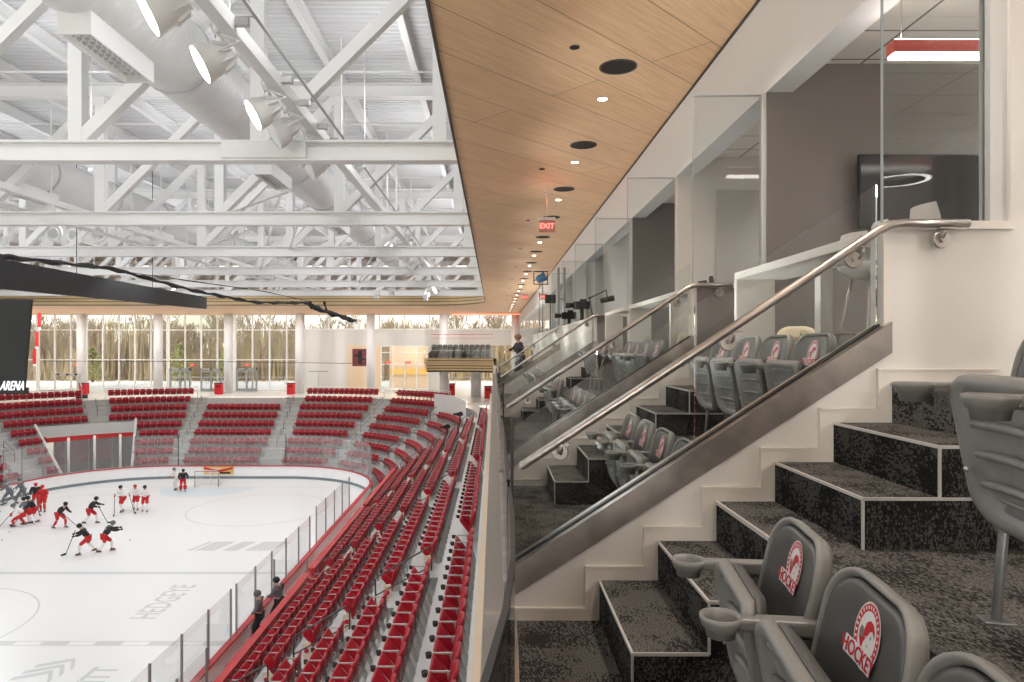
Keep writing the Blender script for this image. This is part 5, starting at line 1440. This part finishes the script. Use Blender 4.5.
# scoreboard
t = thing('scoreboard_wing', 'long dark scoreboard beam hanging over the ice at left', 'scoreboard', (0, 0, 0))
def qbox(mb, a, b, w, m=0):
    # a, b: (x, y, z0, z1) ends; w: thickness in x towards the left
    vs = [(a[0], a[1], a[2]), (a[0], a[1], a[3]), (b[0], b[1], b[3]), (b[0], b[1], b[2])]
    vs += [(x - w, y, z) for x, y, z in vs]
    mb.add(vs, [(0, 1, 2, 3), (7, 6, 5, 4), (0, 4, 5, 1), (1, 5, 6, 2), (2, 6, 7, 3), (3, 7, 4, 0)], m)
m = MB(); qbox(m, (-16.4, 19.5, 1.9, 2.95), (-16.4, 39.0, 2.18, 2.83), .25); m.build('face', 'screen', t)
m = MB(); m.prism([(-16.4, 39.0, 2.18), (-16.4, 39.0, 2.83), (-16.75, 39.8, 2.86), (-16.75, 39.8, 2.2)], (-.2, 0, 0)); m.build('end_cap', 'mullg', t)
for y in (21, 27, 33): MB().tube([(-16.5, y, 2.8), (-16.5, y, 8.7)], .015, 5).build('suspension_cable', 'cable', t)
t = thing('scoreboard', 'big dark scoreboard screen at the left edge with white ARENA letters', 'scoreboard', (-23.4, 29, 0))
m = MB().prism([(-5.0, 0, 2.06), (3.75, 0, 2.02), (3.45, 0, -1.74), (-5.0, 0, -1.74)], (0, .12, 0)); m.build('screen', 'screen', t)
MB().box(-5, 3.45, -.02, .3, -2.0, -1.74).build('bottom_frame', 'black', t)
MB().tube([(-2, .3, 2), (-2, .3, 8.7)], .03, 6).build('suspension_cable', 'cable', t)
MB().tube([(2, .3, 2), (2, .3, 8.7)], .03, 6).build('suspension_cable', 'cable', t)
text_mesh('lettering', 'SACRED HEART ARENA'.split()[-1], .56, 'letter', t, Matrix.Translation((3.0, -.05, -1.66)) @ Matrix.Rotation(PI / 2, 4, 'X') @ Matrix(((1, .25, 0, 0), (0, 1, 0, 0), (0, 0, 1, 0), (0, 0, 0, 1))) @ Matrix.Diagonal((.56, 1, 1, 1)), .01, .0)
# swagged cable bundle
def swag(pts, n, r, lab, wob=.022):
    P = []
    for k in range(n):
        f = k / (n - 1) * (len(pts) - 1); i = min(int(f), len(pts) - 2); g = f - i
        P.append(V(pts[i]) * (1 - g) + V(pts[i + 1]) * g + V((0, 0, wob * math.sin(k * 1.9))))
    o = MB().tube(P, [r * (1 + .35 * math.sin(k * 1.3)) for k in range(n)], 7).build('cable_bundle', 'cable'); tag(o, lab, 'cable')
swag([(-14.3, 19.8, 2.62), (-14.6, 26, 3.0), (-13.6, 31, 2.55), (-12.6, 36, 2.35), (-11.4, 42, 2.7)], 60, .075, 'black bundle of cables sagging along the scoreboard beam')
swag([(-11.4, 42, 2.7), (-11.2, 42.5, 2.45), (-9.7, 44, 1.9), (-9.3, 45, 1.75)], 30, .14, 'thick black cable bundle hanging down before the wood soffit', .04)
swag([(-10.2, 41, 2.7), (-10.4, 42.5, 2.2), (-9.2, 45.5, 1.75)], 16, .07, 'thin black cable loop at the end of the bundle', .02)
swag([(-14.5, 20, 2.72), (-12.2, 36, 2.95), (-11.3, 42, 2.8)], 20, .02, 'thin straight black line above the cable bundle', 0)
o = MB().tube([(-37, 56, -1.15), (-22, 56, -1.2), (-11.5, 56, -1.35)], .022, 5).build('net_cable', 'black'); tag(o, 'thin dark horizontal cable across the far windows', 'cable')
for k, (x, y) in enumerate(((-6.9, 46), (-5.2, 52), (-2.8, 60), (-8.6, 50))):
    t = thing('ceiling_camera', 'small white device hanging below the trusses, %s' % ('by the right duct', 'above the wood fascia', 'near the rounded soffit corner', 'left of the rounded soffit corner')[k], 'device', (x, y, 3.95), 0, 'small hanging devices')
    MB().box(-.25, .25, -.2, .2, -.15, .15).build('body', 'steel', t, bevel=.03); MB().tube([(0, 0, -.15), (0, 0, -.4)], [.14, .22], 10).build('horn', 'steel', t); MB().tube([(0, 0, .15), (0, 0, .5)], .03, 6).build('bracket', 'steel', t)
# camera gantry near the left windows
t = thing('camera_crane', 'white jointed arm standing in front of the left windows', 'camera crane', (-40, 64.8, ZCON))
MB().tube([(.9, 0, 1.0), (.6, 0, 1.9), (.7, 0, 2.1)], .06, 6).build('mast', 'steel', t); MB().box(-1.6, .8, -.1, .1, 2.1, 2.35).build('beam', 'steel', t)
MB().cyl((.9, 0), .5, .0, .35, 12).cyl((.9, 0), .06, .35, 1.0, 8).build('base', 'black', t)
for x in (-1.3, -.4, .4): MB().cyl((x, -.12), .12, 2.15, 2.32, 8).build('lamp_pod', 'black', t)

# ================================================================== OUTSIDE
struct(MB().box(-140, 60, YW + .5, 160, ZCON - .35, ZCON - .15).build('floor_outside_paving', 'snow'))
# hills
m = MB(); n = 60; vs = []; fs = []
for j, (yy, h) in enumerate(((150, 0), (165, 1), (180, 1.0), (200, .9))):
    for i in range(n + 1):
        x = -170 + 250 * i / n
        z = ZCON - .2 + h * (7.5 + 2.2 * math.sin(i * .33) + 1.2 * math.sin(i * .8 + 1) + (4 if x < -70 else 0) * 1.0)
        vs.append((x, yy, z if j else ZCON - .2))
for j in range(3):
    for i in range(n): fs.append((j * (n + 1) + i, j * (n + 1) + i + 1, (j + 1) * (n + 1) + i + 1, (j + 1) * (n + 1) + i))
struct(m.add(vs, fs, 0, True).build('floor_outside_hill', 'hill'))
# bare trees
def bare_tree(seed, h):
    rnd = random.Random(seed); tr = MB(); tw = MB()
    def grow(p, d, ln, r, lev):
        q = p + d * ln
        r_ = max(r, .035)
        (tr if lev < 2 else tw).tube([p, (p + q) / 2 + V((rnd.uniform(-.1, .1), 0, 0)) * ln * .3, q], [r_, max(r * .85, .03), max(r * .65, .024)], 5 if lev < 2 else 3, caps=False)
        if lev >= 5: return
        for k in range(3 if lev < 4 else 2):
            a = rnd.uniform(0, 2 * PI); sp = rnd.uniform(.28, .62)
            nd = (d + V((math.cos(a) * sp, math.sin(a) * sp, rnd.uniform(0, .25)))).normalized()
            grow(q if k < 2 else (p + q * 2) / 3, nd, ln * rnd.uniform(.62, .8), r * .58, lev + 1)
    grow(V((0, 0, 0)), V((rnd.uniform(-.06, .06), 0, 1)).normalized(), h * .3, h * .017, 0)
    return tr, tw
protos = []
for sd in range(5):
    h = 9.5 + sd * .7; tr, tw = bare_tree(sd + 3, h); protos.append((tr, tw))
meshes = []
rnd = random.Random(5)
spots = []
for k in range(64): spots.append((-78 + 86 * (k + rnd.uniform(.1, .9)) / 64, rnd.uniform(98, 128)))
src = {}
for k, (x, y) in enumerate(spots):
    s_ = k % 5; lab = 'bare brown tree outside the end windows, number %s' % k
    pos = x / y
    lab = 'bare brown tree outside the end windows, %s from the %s' % (ORD[k % 25] if k < 25 else ORD[(63 - k) % 25] if k > 38 else ORD[k - 25], 'left end' if k < 25 else 'right end' if k > 38 else 'middle of the woods')
    if s_ not in src:
        t = thing('bare_tree', lab, 'tree', (x, y, ZCON - .2), 0, 'bare trees outside'); protos[s_][0].build('trunk', 'trunk', t, fix=False); protos[s_][1].build('twigs', 'twig', t, fix=False); src[s_] = t; o = t
    else: o = dup(src[s_], (x, y, ZCON - .2), rnd.uniform(0, 6), lab, 'bare trees outside')
    sc = rnd.uniform(.85, 1.25); o.scale = (sc, sc, sc)
# undergrowth: nobody could count it
m = MB(); rnd = random.Random(9)
for k in range(15000):
    x = rnd.uniform(-95, 10); y = rnd.uniform(100, 134); h = rnd.uniform(2.5, 9.0) * (.75 + .35 * math.sin(x * .3)) ; dx = rnd.uniform(-.8, .8)
    w = rnd.uniform(.05, .16)
    m.add([(x - w, y, ZCON - .2), (x + w, y, ZCON - .2), (x + dx + w * .3, y + .2, ZCON + h), (x + dx - w * .3, y + .2, ZCON + h)], [(0, 1, 2, 3)], 0 if rnd.random() < .8 else 1)
o = m.build('undergrowth', ['brush', 'twig'], fix=False); tag(o, 'tangled dry undergrowth of the woods outside the windows', 'undergrowth', None, 'stuff')
def evergreen(x, y, h, lab):
    rnd = random.Random(int(x * 10)); t = thing('evergreen_tree', lab, 'tree', (x, y, ZCON - .2), 0, 'evergreens outside')
    MB().tube([(0, 0, 0), (0, 0, h * .9)], [.2, .05], 6).build('trunk', 'trunk', t)
    m = MB()
    for k in range(900):
        f = rnd.random(); a = rnd.uniform(0, 2 * PI); r = (1 - f) ** .7 * h * .42 * rnd.uniform(.3, 1); z = h * (.1 + .9 * f)
        c = V((r * math.cos(a), r * math.sin(a), z)); s_ = .28
        d1 = V((rnd.uniform(-1, 1), rnd.uniform(-1, 1), rnd.uniform(-.6, .3))) * s_; d2 = V((rnd.uniform(-1, 1), rnd.uniform(-1, 1), rnd.uniform(-1, 1))) * s_
        m.add([c, c + d1, c + d1 + d2, c + d2], [(0, 1, 2, 3)])
    m.build('foliage', 'ever', t, fix=False)
evergreen(-57, 97, 5, 'green evergreen outside the leftmost window'); evergreen(-45.5, 99, 5.5, 'tall green evergreen outside between the first columns'); evergreen(-38.5, 98, 4.5, 'small green evergreen outside left of the doors')
# railing outside
t = thing('terrace_railing', 'metal railing on the pale terrace outside the windows', 'railing', (0, 88, ZCON - .15))
MB().tube([(-45, 0, 1.1), (5, 0, 1.1)], .03, 6).build('top_rail', 'mullg', t); MB().tube([(-45, 0, .55), (5, 0, .55)], .02, 6).build('mid_rail', 'mullg', t)
for k in range(26): MB().tube([(-45 + 2 * k, 0, 0), (-45 + 2 * k, 0, 1.1)], .03, 6).build('post', 'mullg', t)

camera_rig(-2.9, 42, RZ(6), 1.2, 'black video camera on a tripod among the upper side seats', rz=.4)
camera_rig(-2.2, 44, RZ(7), 1.1, 'second black video camera behind the first in the side seats', rz=.2)

# ================================================================== LIGHT
# arena sports lighting: pools from the rail lamps, added point fills between the trusses
COOL = (1.0, .985, .96)
def aim(loc, d): return V(d).to_track_quat('-Z', 'Y').to_euler()
for x in (-4.6, -15.3, -26.4, -38.0):
    for y in (10.1, 20, 31, 42, 52, 64):
        d = ((-22 - x) * .35, (30 - y) * .1, -15.0)
        lamp('SPOT', (x, y, 4.35), {10.1: 150, 20: 240, 31: 300, 42: 480, 52: 900, 64: 1000}[y], .3, (.96, .98, 1), aim(None, d), spot=2.25, blend=.5)
for x in (-3, -11, -21, -33):
    for y in (4, 10.9, 18.6, 26.4, 34.1, 41.8, 49.5, 57):
        lamp('POINT', (x, y, 6.3), 125, .6, (.98, .99, 1))  # added fill for deck and trusses, without a fitting
for x in (-46, -39, -32, -24, -17, -9, -3): lamp('SPOT', (x, 67, 3.4), 750, .15, COOL, (.5, 0, 0), spot=2.6)  # spots added to brighten the far columns and soffit
lamp('POINT', (-9.8, 78, -.6), 160, .3, (1, .7, .4))
lamp('POINT', (-3, 70, -2.0), 120, .3, (1, .8, .6))
# suite interiors
for (y, e) in ((4.3, 55), (5.6, 55), (7.8, 60), (9.2, 60), (11.6, 90), (15.5, 90), (20, 90), (27, 90)):
    lamp('SPOT', (5.4, y, 2.72), e, .08, (1, .95, .9), spot=2.6)
lamp('SPOT', (5.5, .8, 2.7), 150, .1, (1, .95, .9), spot=2.7)
lamp('SPOT', (5.5, 2.6, 2.7), 110, .1, (1, .95, .9), spot=2.7)
for y in (4.8, 8.4, 11.6, 16, 22): lamp('POINT', (5.7, y, .2), 30, .15, (1, .96, .92))  # low fills added out of view to lift the suite ceilings
for (x, y, z, e) in ((5.3, 1.0, .9, 60), (1.2, -2.4, .2, 150)): lamp('POINT', (x, y, z), e, .25, (1, .95, .9))  # extra fills for the near suite and soffit, no lamp stands here
for k in range(-1, 13):
    if k: lamp('SPOT', (-.2, 1.8 + 3.3 * k, -1.2), 300, .15, (.96, .98, 1), (PI, .64, 0), spot=1.15, blend=1)  # added ledge uplight that brightens the bulkhead
    if k: lamp('SPOT', (-.2, 1.8 + 3.3 * k, -1.2), 5, .15, (1, .95, .9), (PI, .2, 0), spot=2.2, blend=1)  # weak upward fill added for the wood soffit
lamp('POINT', (1.13, 14.5, 3.1), 1.5, .1, (1, .1, .05))
w = bpy.data.worlds.new('world'); SC.world = w; w.use_nodes = True; nt = w.node_tree; nt.nodes.clear()
N = nt.nodes.new; out = N('ShaderNodeOutputWorld'); bg = N('ShaderNodeBackground'); nt.links.new(bg.outputs[0], out.inputs[0])
tc = N('ShaderNodeTexCoord'); sp = N('ShaderNodeSeparateXYZ'); nt.links.new(tc.outputs['Generated'], sp.inputs[0])
cr = N('ShaderNodeValToRGB'); cr.color_ramp.elements[0].color = (1.0, .93, .80, 1); cr.color_ramp.elements[1].color = (.93, .96, 1, 1)
cr.color_ramp.elements[0].position = 0.0; cr.color_ramp.elements[1].position = .5
nt.links.new(sp.outputs['Z'], cr.inputs[0]); nt.links.new(cr.outputs[0], bg.inputs[0]); bg.inputs[1].default_value = 1.4
su = bpy.data.lights.new('sun', 'SUN'); su.energy = 2.3; su.angle = .05; su.color = (1, .93, .82)
so = bpy.data.objects.new('sun', su); COL.objects.link(so); so.rotation_euler = (R_(58), 0, R_(-65))
SC.view_settings.view_transform = 'Standard'; SC.view_settings.look = 'None'; SC.view_settings.gamma = 1
SC.view_settings.exposure = 0.55; SC.view_settings.use_curve_mapping = False
cy = SC.cycles
cy.max_bounces = 8; cy.diffuse_bounces = 5; cy.glossy_bounces = 4; cy.transparent_max_bounces = 24; cy.transmission_bounces = 6
cy.use_denoising = True; cy.sample_clamp_indirect = 6; cy.caustics_reflective = False; cy.caustics_refractive = False
